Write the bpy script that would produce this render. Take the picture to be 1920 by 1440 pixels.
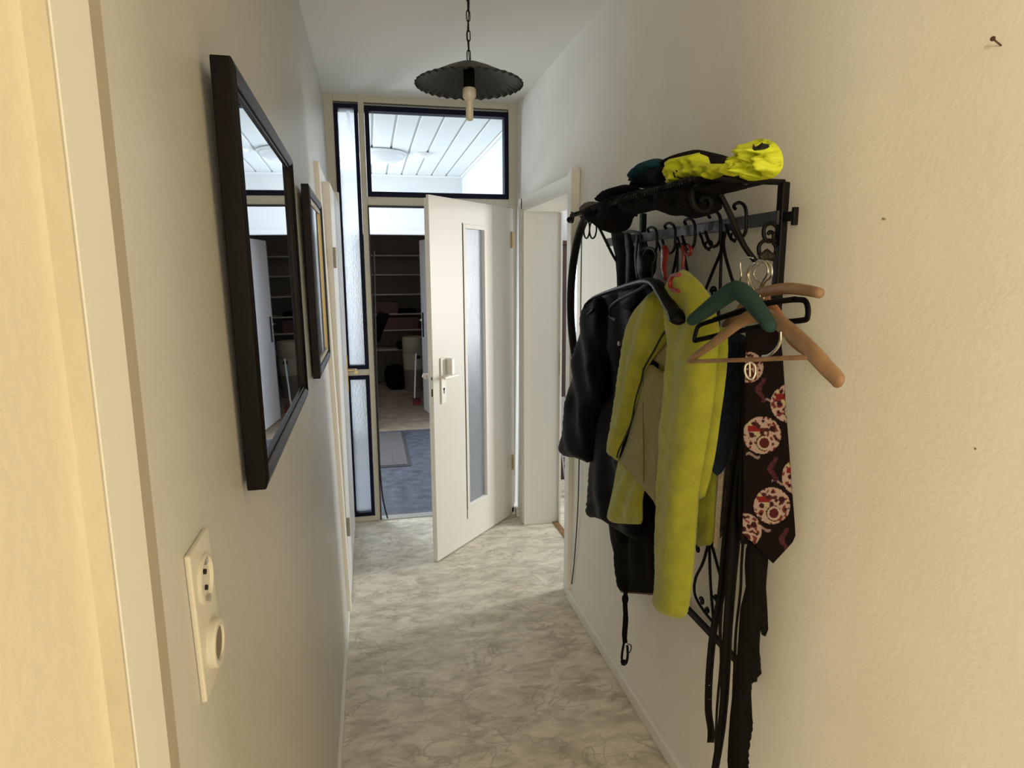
import bpy, bmesh, math, random
from mathutils import Vector, Matrix, noise
from mathutils.geometry import delaunay_2d_cdt
random.seed(7)
scn = bpy.context.scene
for o in list(bpy.data.objects): bpy.data.objects.remove(o)
C = scn.collection
R = math.radians
# ------------------------------------------------------------------ camera
F_PX = 1200.0; CAM = Vector((0, 0, 1.59))
pt, yw, rl = R(9.75), R(12.4), R(-.28)
Fw = Vector((math.sin(yw)*math.cos(pt), math.cos(yw)*math.cos(pt), -math.sin(pt)))
R0 = Vector((math.cos(yw), -math.sin(yw), 0)); U0 = R0.cross(Fw)
Rt = math.cos(rl)*R0 + math.sin(rl)*U0; Up = -math.sin(rl)*R0 + math.cos(rl)*U0
cd = bpy.data.cameras.new('camera'); cam = bpy.data.objects.new('camera', cd); C.objects.link(cam)
cd.sensor_width = 36; cd.lens = F_PX/1920*36; cd.clip_start = .02
M = Matrix((Rt, Up, -Fw)).transposed().to_4x4(); M.translation = CAM; cam.matrix_world = M
scn.camera = cam
# ------------------------------------------------------------------ world, lights, exposure
w = bpy.data.worlds.new('world'); scn.world = w; w.use_nodes = True
w.node_tree.nodes['Background'].inputs[0].default_value = (.75, .85, 1, 1)
w.node_tree.nodes['Background'].inputs[1].default_value = .25
scn.view_settings.view_transform = 'Standard'; scn.view_settings.look = 'None'
scn.view_settings.exposure = 0; scn.view_settings.gamma = 1; scn.view_settings.use_curve_mapping = False
def area(name, loc, target, sx, sy, power, col, spread=180):
    l = bpy.data.lights.new(name, 'AREA'); l.shape = 'RECTANGLE'; l.size = sx; l.size_y = sy
    l.energy = power; l.color = col; l.spread = R(spread)
    o = bpy.data.objects.new(name, l); C.objects.link(o); o.location = loc
    o.rotation_euler = (Vector(target)-Vector(loc)).to_track_quat('-Z', 'Y').to_euler(); return o
WARM = (1, .80, .50); DAY = (.90, .95, 1.0)
area('room_light_left', (-1.25, -1.85, 1.75), (.9, .9, 1.2), .25, .5, 49, WARM)
area('room_light_right', (2.6, -1.75, 1.9), (-.2, .3, 1.3), .18, .4, 42, (1, .81, .55))
area('room_ceiling_light', (.3, -2.2, 2.4), (.3, -2.2, 0), .6, .6, 5, (1, .84, .62))
area('hall_window_light', (-1.75, 5.4, 1.6), (1, 5.3, 1.5), 1.7, 1.5, 30, DAY)
area('hall_fill_light', (-.85, 6.2, 1.7), (.9, 3.2, 1.7), .7, 1.3, 44, DAY)  # added fill, out of view in the vestibule, lifts the far corridor walls
area('back_room_fill', (.35, -3.6, 1.5), (.35, 4, 1.5), 2.4, 1.7, 86, (1, .89, .70))  # large unseen fill light added behind the camera to brighten the corridor
area('hall_window_light', (-1.6, 4.9, 2.3), (.6, 5.6, 2.3), 1.2, .3, 4, DAY)
area('side_room_window_light', (3.55, 3.62, 1.45), (0, 3.1, 1.3), .5, 1.3, 64, (1, .98, .94))
area('storeroom_fill', (-.6, 8.2, 2.0), (.6, 8.2, .4), .4, .4, 3.0, (1, .88, .78))  # added fill without a fixture, stands in for vestibule daylight on the leaf

def ray(x, y): return Rt*((x-960)/F_PX) - Up*((y-720)/F_PX) + Fw
def P(x, y, X=None, Y=None, Z=None):
    """point of the place seen at photo position x,y on the real plane X, Y or Z = const"""
    r = ray(x, y)
    t = X/r.x if X is not None else (Y/r.y if Y is not None else (Z-CAM.z)/r.z)
    return CAM + r*t
# ------------------------------------------------------------------ materials
def mat(name, col, rough=.6, metal=0, bump=0, bscale=60, var=0, vscale=4, spec=.5, trans=0, sheen=0, coat=0, emit=None):
    m = bpy.data.materials.new(name); m.use_nodes = True; nt = m.node_tree; b = nt.nodes['Principled BSDF']
    b.inputs['Base Color'].default_value = (*col, 1); b.inputs['Roughness'].default_value = rough
    b.inputs['Metallic'].default_value = metal; b.inputs['Specular IOR Level'].default_value = spec
    b.inputs['Transmission Weight'].default_value = trans; b.inputs['Sheen Weight'].default_value = sheen
    b.inputs['Coat Weight'].default_value = coat
    tc = nt.nodes.new('ShaderNodeTexCoord')
    if var:
        n = nt.nodes.new('ShaderNodeTexNoise'); n.inputs['Scale'].default_value = vscale; n.inputs['Detail'].default_value = 5
        nt.links.new(tc.outputs['Object'], n.inputs['Vector'])
        r = nt.nodes.new('ShaderNodeValToRGB'); r.color_ramp.elements[0].position = .3; r.color_ramp.elements[1].position = .7
        r.color_ramp.elements[0].color = (*[max(0, c*(1-var)) for c in col], 1)
        r.color_ramp.elements[1].color = (*[min(1, c*(1+var*.6)) for c in col], 1)
        nt.links.new(n.outputs['Fac'], r.inputs['Fac']); nt.links.new(r.outputs['Color'], b.inputs['Base Color'])
    if bump:
        n = nt.nodes.new('ShaderNodeTexNoise'); n.inputs['Scale'].default_value = bscale; n.inputs['Detail'].default_value = 4
        nt.links.new(tc.outputs['Object'], n.inputs['Vector'])
        bp = nt.nodes.new('ShaderNodeBump'); bp.inputs['Strength'].default_value = bump; bp.inputs['Distance'].default_value = .004
        nt.links.new(n.outputs['Fac'], bp.inputs['Height']); nt.links.new(bp.outputs['Normal'], b.inputs['Normal'])
    if emit:
        b.inputs['Emission Color'].default_value = (*emit[:3], 1); b.inputs['Emission Strength'].default_value = emit[3]
    return m
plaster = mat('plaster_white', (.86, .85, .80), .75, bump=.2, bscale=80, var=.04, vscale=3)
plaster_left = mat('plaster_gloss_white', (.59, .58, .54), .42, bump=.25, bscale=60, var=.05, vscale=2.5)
ceil_m = mat('ceiling_white', (.86, .86, .84), .7, bump=.2, bscale=15)
yellow_wall = mat('wallpaper_yellow', (.77, .71, .56), .7, bump=.25, bscale=90, var=.04, vscale=5)
yellow_edge = mat('plaster_edge_tan', (.60, .55, .43), .8, bump=.4, bscale=60, var=.12, vscale=7)
trim_m = mat('trim_paint', (.80, .79, .74), .45, bump=.05, bscale=30)
trim_near = mat('trim_paint_cream', (.74, .73, .68), .5, bump=.05, bscale=30)
door_m = mat('door_paint', (.74, .73, .69), .38, bump=.05, bscale=20)
edge_m = mat('door_edge', (.55, .55, .49), .5)
navy = mat('navy_paint', (.003, .005, .022), .5, spec=.12)
black = mat('wrought_iron', (.006, .0055, .005), .45, bump=.2, bscale=120, spec=.14)
iron_lt = mat('iron_rail', (.025, .025, .026), .45, bump=.3, bscale=100)
rubber = mat('rubber_seal', (.01, .01, .01), .6)
steel = mat('steel', (.60, .57, .50), .25, 1)
steel_d = mat('dull_hinge', (.30, .28, .22), .5, .5)
brass = mat('brass', (.62, .50, .28), .3, 1)
alu = mat('anodised_handle', (.84, .83, .78), .4, .1)
dark_hole = mat('keyhole_dark', (.01, .01, .01), .9)
mahog = mat('dark_wood_frame', (.004, .002, .0015), .35, spec=.16, var=.5, vscale=12)
gold = mat('gold_slip', (.40, .29, .11), .35, .7)
mirror_m = mat('mirror_glass', (.68, .70, .71), .015, 1)
hall_white = mat('hall_wall_white', (.74, .76, .78), .6, bump=.1)
hall_ceil = mat('ceiling_panel', (.84, .87, .88), .45)
groove_m = mat('ceiling_groove', (.66, .70, .72), .6)
slate = mat('slate_vinyl', (.085, .095, .12), .45, var=.5, vscale=14)
mat_m = mat('doormat_grey', (.13, .12, .12), .9, bump=.8, bscale=200, var=.25, vscale=50)
mat_edge = mat('doormat_border', (.035, .035, .04), .7)
carpet = mat('storeroom_floor', (.30, .23, .17), .8, bump=.4, bscale=80, var=.35, vscale=8)
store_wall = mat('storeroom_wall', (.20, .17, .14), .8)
shelf_m = mat('shelf_board', (.42, .36, .28), .6)
crate_m = mat('red_plastic', (.07, .008, .008), .5)
brown_wood = mat('brown_wood', (.030, .008, .004), .4, var=.4, vscale=6)
thresh = mat('threshold_wood', (.25, .14, .06), .5, var=.3, vscale=20)
white_pl = mat('white_plastic', (.70, .67, .58), .35)
white_far = mat('white_paint_far', (.92, .92, .94), .4)
rain = mat('rubberised_raincoat', (.0012, .0012, .0014), .55, bump=.08, bscale=25, spec=.05)
blk_cloth = mat('black_cloth', (.005, .004, .004), .95, bump=.4, bscale=120, spec=.1)
dk_brown = mat('dark_brown_cloth', (.005, .004, .003), .9, bump=.3, bscale=150, spec=.12)
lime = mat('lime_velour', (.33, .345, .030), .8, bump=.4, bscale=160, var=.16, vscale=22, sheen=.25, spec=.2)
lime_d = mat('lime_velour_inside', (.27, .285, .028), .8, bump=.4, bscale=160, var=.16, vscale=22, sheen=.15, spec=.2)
khaki = mat('khaki_lining', (.30, .27, .12), .85, bump=.3, bscale=200, var=.12, vscale=25)
hivis = mat('hi_vis_yellow', (.62, .70, .02), .6, bump=.3, bscale=60, var=.12, vscale=20, emit=None)
teal = mat('teal_cloth', (.010, .055, .075), .85, spec=.1, bump=.4, bscale=90)
navy_cloth = mat('navy_patterned_cloth', (.008, .014, .026), .8, var=.6, vscale=60, spec=.15)
red_pl = mat('red_plastic_bright', (.22, .012, .012), .35)
green_pl = mat('flocked_green', (.020, .050, .046), .75, spec=.2, bump=.2, bscale=200)
black_pl = mat('black_plastic', (.003, .003, .003), .4, spec=.12)
wood_h = mat('hanger_wood', (.29, .175, .095), .45, spec=.3, var=.25, vscale=30)
lamp_m = mat('lampshade_iron', (.016, .014, .013), .5, .2, bump=.3, bscale=50)
bulb_m = mat('frosted_bulb', (.70, .66, .55), .35)
leather = mat('black_leather', (.003, .0025, .002), .5, spec=.1, bump=.3, bscale=90)
leather_b = mat('brown_leather', (.018, .010, .006), .6, spec=.2, bump=.3, bscale=90)
lace = mat('pale_fringe', (.55, .48, .40), .9)

def floor_mat():
    m = bpy.data.materials.new('marbled_vinyl'); m.use_nodes = True; nt = m.node_tree; N = nt.nodes; L = nt.links
    b = N['Principled BSDF']; b.inputs['Roughness'].default_value = .42
    tc = N.new('ShaderNodeTexCoord')
    def nz(scale, detail, dist, rough=.55, vec=None):
        n = N.new('ShaderNodeTexNoise'); n.inputs['Scale'].default_value = scale; n.inputs['Detail'].default_value = detail
        n.inputs['Distortion'].default_value = dist; n.inputs['Roughness'].default_value = rough
        L.new(vec or tc.outputs['Object'], n.inputs['Vector']); return n
    mp = N.new('ShaderNodeMapping'); mp.inputs['Rotation'].default_value = (0, 0, .6); mp.inputs['Scale'].default_value = (1, 2.1, 1)
    L.new(tc.outputs['Object'], mp.inputs['Vector'])
    mp2 = N.new('ShaderNodeMapping'); mp2.inputs['Rotation'].default_value = (0, 0, -.75); mp2.inputs['Scale'].default_value = (1, 2.4, 1)
    L.new(tc.outputs['Object'], mp2.inputs['Vector'])
    n1 = nz(3.2, 3, .4, .5, mp.outputs[0]); n2 = nz(3.8, 3, .4, .5, mp2.outputs[0]); n6 = nz(3.4, 3, 1.2, .5)
    def vein(n, wdt, ctr=.5):
        a = N.new('ShaderNodeMath'); a.operation = 'SUBTRACT'; a.inputs[1].default_value = ctr; L.new(n.outputs['Fac'], a.inputs[0])
        c = N.new('ShaderNodeMath'); c.operation = 'ABSOLUTE'; L.new(a.outputs[0], c.inputs[0])
        d = N.new('ShaderNodeMapRange'); d.inputs['From Min'].default_value = 0; d.inputs['From Max'].default_value = wdt
        d.inputs['To Min'].default_value = 1; d.inputs['To Max'].default_value = 0; L.new(c.outputs[0], d.inputs['Value']); return d.outputs[0]
    def mth(op, a, b):
        q = N.new('ShaderNodeMath'); q.operation = op
        for i, v in enumerate((a, b)):
            if isinstance(v, float): q.inputs[i].default_value = v
            else: L.new(v, q.inputs[i])
        return q.outputs[0]
    def step(n, lo, hi):
        q = N.new('ShaderNodeMapRange'); q.inputs['From Min'].default_value = lo; q.inputs['From Max'].default_value = hi; L.new(n.outputs['Fac'], q.inputs['Value']); return q.outputs[0]
    dark = mth('MAXIMUM', mth('MAXIMUM', vein(n1, .018), vein(n2, .016)), mth('MAXIMUM', vein(n6, .014), vein(n1, .012, .40)))
    dark = mth('MULTIPLY', dark, step(nz(6, 4, .3), .40, .58)); dark = mth('MULTIPLY', dark, .60)
    light = mth('MAXIMUM', vein(n2, .030, .42), vein(n6, .030, .58)); light = mth('MULTIPLY', light, step(nz(5, 4, .4), .42, .62)); light = mth('MULTIPLY', light, .65)
    n3 = nz(7.5, 5, .7, .6, mp.outputs[0]); n4 = nz(7, 5, .7, .6, mp2.outputs[0]); cl_ = mth('MULTIPLY', mth('ADD', n3.outputs['Fac'], n4.outputs['Fac']), .5)
    r = N.new('ShaderNodeValToRGB'); r.color_ramp.elements[0].position = .38; r.color_ramp.elements[1].position = .60
    r.color_ramp.elements[0].color = (.46, .415, .32, 1); r.color_ramp.elements[1].color = (.78, .73, .61, 1); L.new(cl_, r.inputs['Fac'])
    mixl = N.new('ShaderNodeMix'); mixl.data_type = 'RGBA'; L.new(light, mixl.inputs[0]); L.new(r.outputs['Color'], mixl.inputs[6]); mixl.inputs[7].default_value = (.84, .81, .72, 1)
    mix = N.new('ShaderNodeMix'); mix.data_type = 'RGBA'; L.new(dark, mix.inputs[0]); L.new(mixl.outputs[2], mix.inputs[6]); mix.inputs[7].default_value = (.30, .265, .205, 1)
    L.new(mix.outputs[2], b.inputs['Base Color'])
    return m
vinyl = floor_mat()
def glass_mat(name, textured):
    m = bpy.data.materials.new(name); m.use_nodes = True; nt = m.node_tree; N = nt.nodes; L = nt.links
    N.remove(N['Principled BSDF']); out = N['Material Output']
    tr = N.new('ShaderNodeBsdfTransparent'); gl = N.new('ShaderNodeBsdfGlossy'); gl.inputs['Roughness'].default_value = .02
    fr = N.new('ShaderNodeFresnel'); fr.inputs['IOR'].default_value = 1.45
    mx = N.new('ShaderNodeMixShader'); L.new(fr.outputs[0], mx.inputs[0]); L.new(gl.outputs[0], mx.inputs[2])
    if not textured:
        tr.inputs[0].default_value = (.97, .99, .99, 1); L.new(tr.outputs[0], mx.inputs[1])
    else:
        tc = N.new('ShaderNodeTexCoord'); mp = N.new('ShaderNodeMapping'); mp.inputs['Scale'].default_value = (1, 1, .35)
        L.new(tc.outputs['Object'], mp.inputs['Vector'])
        nz = N.new('ShaderNodeTexNoise'); nz.inputs['Scale'].default_value = 130; nz.inputs['Detail'].default_value = 3
        L.new(mp.outputs[0], nz.inputs['Vector'])
        bp = N.new('ShaderNodeBump'); bp.inputs['Strength'].default_value = 1; bp.inputs['Distance'].default_value = .004
        L.new(nz.outputs['Fac'], bp.inputs['Height'])
        rf = N.new('ShaderNodeBsdfRefraction'); rf.inputs['IOR'].default_value = 1.15; rf.inputs['Roughness'].default_value = .25
        rf.inputs['Color'].default_value = (.96, .98, 1, 1); L.new(bp.outputs[0], rf.inputs['Normal'])
        tl = N.new('ShaderNodeBsdfTranslucent'); tl.inputs[0].default_value = (.9, .93, .96, 1); L.new(bp.outputs[0], tl.inputs['Normal'])
        tr.inputs[0].default_value = (.95, .97, 1, 1)
        gl.inputs['Roughness'].default_value = .2
        m1 = N.new('ShaderNodeMixShader'); m1.inputs[0].default_value = .2; L.new(rf.outputs[0], m1.inputs[1]); L.new(tl.outputs[0], m1.inputs[2])
        m2 = N.new('ShaderNodeMixShader'); m2.inputs[0].default_value = .12; L.new(m1.outputs[0], m2.inputs[1]); L.new(tr.outputs[0], m2.inputs[2])
        L.new(m2.outputs[0], mx.inputs[1])
    L.new(mx.outputs[0], out.inputs['Surface']); return m
clear_glass = glass_mat('clear_glass', False); text_glass = glass_mat('structured_glass', True)
# ------------------------------------------------------------------ mesh helpers
class MB:
    def __init__(s): s.v = []; s.f = []; s.c = None
    def add(s, vs, fs):
        n = len(s.v); s.v += [tuple(v) for v in vs]; s.f += [tuple(i+n for i in f) for f in fs]
    def hexa(s, p):      # eight corners: 4 bottom, 4 top
        s.add(p, [(0, 3, 2, 1), (4, 5, 6, 7), (0, 1, 5, 4), (1, 2, 6, 5), (2, 3, 7, 6), (3, 0, 4, 7)])
    def box(s, x0, x1, y0, y1, z0, z1):
        s.hexa([(x0, y0, z0), (x1, y0, z0), (x1, y1, z0), (x0, y1, z0), (x0, y0, z1), (x1, y0, z1), (x1, y1, z1), (x0, y1, z1)])
    def obox(s, o, a, b, c):   # origin and three edge vectors
        o, a, b, c = map(Vector, (o, a, b, c))
        s.hexa([o, o+a, o+a+b, o+b, o+c, o+a+c, o+a+b+c, o+b+c])
    def tube(s, path, r, n=8, closed=False, flat=1, up=None, cap=True):
        path = [Vector(p) for p in path]; m = len(path)
        if m < 2: return
        rs = r if isinstance(r, (list, tuple)) else [r]*m
        T = []
        for i in range(m):
            a = path[(i-1) % m] if (closed or i > 0) else path[i]; b = path[(i+1) % m] if (closed or i < m-1) else path[i]
            t = (b-a); T.append(t.normalized() if t.length > 1e-9 else Vector((0, 0, 1)))
        u = Vector(up) if up else (Vector((0, 0, 1)) if abs(T[0].z) < .9 else Vector((1, 0, 0)))
        vs = []
        for i in range(m):
            u = (Vector(up) if up else u); u = (u-T[i]*u.dot(T[i]))
            if u.length < 1e-5: u = T[i].orthogonal()
            u.normalize(); v = T[i].cross(u)
            for k in range(n):
                a = 2*math.pi*k/n; vs.append(path[i]+u*math.cos(a)*rs[i]*flat+v*math.sin(a)*rs[i])
        fs = []
        for i in range(m if closed else m-1):
            j = (i+1) % m
            for k in range(n): fs.append((i*n+k, i*n+(k+1) % n, j*n+(k+1) % n, j*n+k))
        if not closed and cap: fs += [tuple(range(n-1, -1, -1)), tuple((m-1)*n+k for k in range(n))]
        s.add(vs, fs)
    def lathe(s, prof, c, n=32, axis='Z'):
        vs = []; c = Vector(c)
        for r_, h in prof:
            for k in range(n):
                a = 2*math.pi*k/n; x, y = r_*math.cos(a), r_*math.sin(a)
                vs.append(c+(Vector((x, y, h)) if axis == 'Z' else Vector((h, x, y)) if axis == 'X' else Vector((x, h, y))))
        fs = [(i*n+k, i*n+(k+1) % n, (i+1)*n+(k+1) % n, (i+1)*n+k) for i in range(len(prof)-1) for k in range(n)]
        fs += [tuple(range(n-1, -1, -1)), tuple((len(prof)-1)*n+k for k in range(n))]
        s.add(vs, fs)
    def build(s, name, m, parent=None, smooth=False, bevel=0, loc=None, sub=0):
        me = bpy.data.meshes.new(name)
        vs = s.v
        if loc is not None: vs = [tuple(Vector(v)-Vector(loc)) for v in vs]
        me.from_pydata(vs, [], s.f); me.materials.append(m)
        bm = bmesh.new(); bm.from_mesh(me); bmesh.ops.recalc_face_normals(bm, faces=bm.faces); bm.to_mesh(me); bm.free()
        o = bpy.data.objects.new(name, me); C.objects.link(o)
        if loc is not None: o.location = loc
        if smooth:
            for p in me.polygons: p.use_smooth = True
            if smooth != 'all':
                try: me.set_sharp_from_angle(angle=R(40))
                except Exception: pass
        if bevel:
            b = o.modifiers.new('bevel', 'BEVEL'); b.width = bevel; b.segments = 2; b.limit_method = 'ANGLE'
        if sub:
            b = o.modifiers.new('sub', 'SUBSURF'); b.levels = sub; b.render_levels = sub
        if parent is not None:
            o.parent = parent
            o.matrix_parent_inverse = Matrix.Translation(-Vector(parent.location)) if parent.parent is None else Matrix()
        return o
def thing(name, label, cat, loc=(0, 0, 0), group=None, kind=None):
    o = bpy.data.objects.new(name, None); C.objects.link(o); o.location = loc; o.empty_display_size = .05
    o['label'] = label; o['category'] = cat
    if group: o['group'] = group
    if kind: o['kind'] = kind
    return o
def tag(o, label, cat, group=None):
    o['label'] = label; o['category'] = cat
    if group: o['group'] = group
    return o
def struct(o, label=None, cat=None):
    o['kind'] = 'structure'
    if label: o['label'] = label
    if cat: o['category'] = cat
    return o
def smooth_path(pts, n=6, closed=False):
    pts = [Vector(p) for p in pts]; m = len(pts); out = []
    rng = range(m) if closed else range(m-1)
    for i in rng:
        if closed: p0, p1, p2, p3 = pts[(i-1) % m], pts[i], pts[(i+1) % m], pts[(i+2) % m]
        else: p0, p1, p2, p3 = pts[max(i-1, 0)], pts[i], pts[i+1], pts[min(i+2, m-1)]
        for k in range(n):
            t = k/n
            out.append(.5*((2*p1)+(p2-p0)*t+(2*p0-5*p1+4*p2-p3)*t*t+(3*p1-p0-3*p2+p3)*t**3))
    if not closed: out.append(pts[-1])
    return out
def cloth(outline, name, m, parent=None, X=None, Y=None, thick=.02, back=.008, res=7, amp=.006, nscale=.03, folds=(), rnd=2, tilt=None, colour=None, edge=14):
    """piece of cloth with real thickness: front bulges and folds, back nearly flat; folds = (freq px, amp m, slope, phase)"""
    ol = smooth_path([(a, b, 0) for a, b in outline], rnd, True) if rnd > 1 else [Vector((a, b, 0)) for a, b in outline]
    dens = []
    for i, p in enumerate(ol):
        q = ol[(i+1) % len(ol)]; k = max(1, int((q-p).length/res))
        for j in range(k): dens.append(p.lerp(q, j/k))
    ol = [Vector((p.x, p.y)) for p in dens]; n = len(ol)
    def dist(x, y):
        best = 1e9
        for i in range(n):
            a = ol[i]; b = ol[(i+1) % n]; ex = b.x-a.x; ey = b.y-a.y; l2 = ex*ex+ey*ey or 1e-9
            t = max(0, min(1, ((x-a.x)*ex+(y-a.y)*ey)/l2)); d = (a.x+ex*t-x)**2+(a.y+ey*t-y)**2
            if d < best: best = d
        return math.sqrt(best)
    def inside(x, y):
        c = False; j = n-1
        for i in range(n):
            if (ol[i].y > y) != (ol[j].y > y) and x < (ol[j].x-ol[i].x)*(y-ol[i].y)/(ol[j].y-ol[i].y)+ol[i].x: c = not c
            j = i
        return c
    pts = list(ol); x0 = min(p.x for p in ol); x1 = max(p.x for p in ol); y0 = min(p.y for p in ol); y1 = max(p.y for p in ol)
    row = 0; y = y0
    while y < y1:
        x = x0+(res/2 if row % 2 else 0)
        while x < x1:
            if inside(x, y) and dist(x, y) > res*.6: pts.append(Vector((x, y)))
            x += res
        y += res*.87; row += 1
    vo, eo, fo, a_, b_, c_ = delaunay_2d_cdt(pts, [(i, (i+1) % n) for i in range(n)], [], 1, 1e-4)
    seed = (x0*.013) % 7
    front = []; backv = []
    nrm = Vector((-1, 0, 0)) if X is not None else Vector((0, -1, 0))
    for v in vo:
        x, yy = v.x, v.y; d = dist(x, yy); e = math.sin(math.pi/2*min(1, d/edge))
        base = X if X is not None else Y
        if tilt: base = base+tilt[0]*(yy-tilt[1])/1000.0
        p = P(x, yy, X=base) if X is not None else P(x, yy, Y=base)
        off = thick*e
        for (fq, fa, sl, ph) in folds: off += e*fa*math.sin(2*math.pi*(x-sl*yy)/fq+ph+1.5*noise.noise(Vector((x*.01, yy*.006, seed))))
        off += e*amp*.6*(noise.noise(Vector((x*nscale, yy*nscale*.6, seed)))+.5*noise.noise(Vector((x*nscale*2.3, yy*nscale*1.6, seed+3))))*1.6
        front.append(p+nrm*max(off, .001)); backv.append(p-nrm*(back*e))
    bnd = {}
    N_ = len(vo); verts = front+backv; faces = []
    ec = {}
    for f in fo:
        faces.append(tuple(f)); faces.append(tuple(i+N_ for i in reversed(f)))
        for i in range(len(f)):
            a, b = f[i], f[(i+1) % len(f)]; ec.setdefault((min(a, b), max(a, b)), []).append((a, b))
    for k, l in ec.items():
        if len(l) == 1: a, b = l[0]; faces.append((b, a, a+N_, b+N_))
    mb = MB(); mb.add(verts, faces)
    o = mb.build(name, m, parent, smooth='all')
    if colour:
        me = o.data; ca = me.color_attributes.new('Pattern', 'FLOAT_COLOR', 'POINT')
        for i in range(len(me.vertices)):
            v = vo[i % N_]; ca.data[i].color = (*colour(v.x, v.y), 1)
    return o
def er(i, n): return math.sqrt(min(1, (min(i, n-1-i)+.25)/2.6))
def rail(mb, pts, r, n=8, sm=5, closed=False, **k): mb.tube(smooth_path(pts, sm, closed), r, n, closed, **k)
def spiral(c, r0, r1, turns, a0, ax, ay, n=40):
    c, ax, ay = Vector(c), Vector(ax), Vector(ay); out = []
    for i in range(n+1):
        t = i/n; a = a0+turns*2*math.pi*t; r = r0+(r1-r0)*t
        out.append(c+ax*(math.cos(a)*r)+ay*(math.sin(a)*r))
    return out
def LX(z): return -.162-.0216*z       # the old left wall leans out a little
def RX(z): return .911+.0125*z
# ================================================================== ROOM SHELL
YE = 4.09; CZ = 2.63; YB = -.30
# floor
m = MB(); m.box(-.4, 1.0, YB-3.4, YE, -.05, 0); m.box(-3, 3.6, YB-3.4, YB, -.05, 0)
m2 = MB(); m2.box(-3, -.4, YB-3.4, YB, -.05, 0)
m = MB(); m.box(-3, 3.6, YB-3.4, YB, -.05, 0); m.box(-.4, 1.13, YB, YE, -.05, 0)
struct(m.build('floor', vinyl))
m = MB(); m.box(1.13, 3.8, 1.9, 5.4, -.05, 0); struct(m.build('floor', vinyl))
# left wall (leaning), opening for left door Y 3.03..3.93
def wall_left(mb, y0, y1, z0, z1):
    mb.hexa([(LX(z0)-.18, y0, z0), (LX(z0), y0, z0), (LX(z0), y1, z0), (LX(z0)-.18, y1, z0),
             (LX(z1)-.18, y0, z1), (LX(z1), y0, z1), (LX(z1), y1, z1), (LX(z1)-.18, y1, z1)])
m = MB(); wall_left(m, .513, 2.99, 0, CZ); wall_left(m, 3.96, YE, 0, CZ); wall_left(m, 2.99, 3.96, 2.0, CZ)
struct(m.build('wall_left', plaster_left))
m = MB(); m.box(-.38, -.18, YB, .4287, 0, CZ); m.box(-2.9, -.18, YB, YB+.12, 0, CZ)
struct(m.build('wall_left', yellow_wall))
def rw(mb, y0, y1, z0, z1):
    mb.hexa([(RX(z0), y0, z0), (1.13, y0, z0), (1.13, y1, z0), (RX(z0), y1, z0), (RX(z1), y0, z1), (1.13, y0, z1), (1.13, y1, z1), (RX(z1), y1, z1)])
m = MB(); rw(m, YB, 2.93, 0, CZ); rw(m, 3.81, YE, 0, CZ); rw(m, 2.93, 3.81, 1.972, CZ)
struct(m.build('wall_right', plaster))
m = MB(); m.box(1.13, 3.5, YB, YB+.12, 0, CZ); struct(m.build('wall_front', plaster))
m = MB(); m.box(-.55, 1.13, YB, YE+.02, CZ, CZ+.1); m.box(-3, 3.6, YB-3.4, YB, CZ, CZ+.1); struct(m.build('ceiling', ceil_m))
m = MB(); m.box(-3, 3.6, YB-3.4, YB-3.3, 0, CZ); m.box(-3.1, -3, YB-3.4, YB, 0, CZ); m.box(3.6, 3.7, YB-3.4, YB, 0, CZ)
struct(m.build('wall_back', yellow_wall))
# baseboards
m = MB()
m.box(.892, .915, YB, 2.82, 0, .052); struct(m.build('baseboard_right', trim_m, bevel=.006))
m = MB(); m.box(.892, .915, 3.93, YE, 0, .052); struct(m.build('baseboard_right', trim_m, bevel=.006))
m = MB(); m.box(-.168, -.152, .55, 2.88, 0, .038); struct(m.build('baseboard_left', trim_m, bevel=.003))
# near left door casing
m = MB(); m.box(-.40, -.1675, .4287, .4317, 0, CZ); struct(m.build('trim_1', yellow_edge))
m = MB(); m.box(-.40, -.167, .4317, .492, 0, CZ); struct(m.build('door_2', trim_near, bevel=.002), 'cream painted casing of a doorway at the near end of the left wall', 'door casing')
m = MB(); m.box(-.40, -.1678, .492, .513, 0, CZ); struct(m.build('trim_2', mat('taupe_strip', (.36, .33, .26), .7)))  # darker taupe strip along the far side of the casing
# ------------------------------------------------------------------ end wall: partition with glazing (bars of painted timber)
HW = mat('partition_paint', (.56, .54, .46), .5, bump=.08, bscale=30)
YT = YE+.06
Z0 = .0
jL0, jL1 = -.025, .010            # jamb between sidelight and door opening (X)
dR = .885
m = MB()
m.box(-.24, -.163, YE, YT, 0, CZ)             # left stile
m.box(-.163, .010, YE, YT, 0, .035)           # sill under sidelight
m.box(-.163, -.022, YE, YT, .965, 1.005)      # crossbar
m.box(-.163, -.022, YE, YT, 2.592, CZ)
m.box(-.022, .012, YE, YT, .035, CZ)          # mullion
m.box(.012, .885, YE, YT, 2.592, CZ)
m.box(.012, .885, YE, YT, 2.005, 2.055)       # transom bar
m.box(.885, .975, YE, YT, 0, CZ)
struct(m.build('wall_end', HW, bevel=.002))
def window(nm, x0, x1, z0, z1, b, gm, label):
    m = MB(); yf = YE-.004
    m.box(x0, x0+b, yf, YT+.004, z0, z1); m.box(x1-b, x1, yf, YT+.004, z0, z1)
    m.box(x0+b, x1-b, yf, YT+.004, z0, z0+b*1.15); m.box(x0+b, x1-b, yf, YT+.004, z1-b*1.15, z1)
    o = m.build(nm, navy, bevel=.001); struct(o, label, 'window')
    g = MB(); g.box(x0+b, x1-b, YE+.028, YE+.032, z0+b*1.15, z1-b*1.15); g.build('glass_pane', gm, o)
window('window_1', -.163, -.024, 1.005, 2.580, .022, text_glass, 'tall narrow textured glass sidelight with navy frame, upper one left of the door opening')
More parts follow.
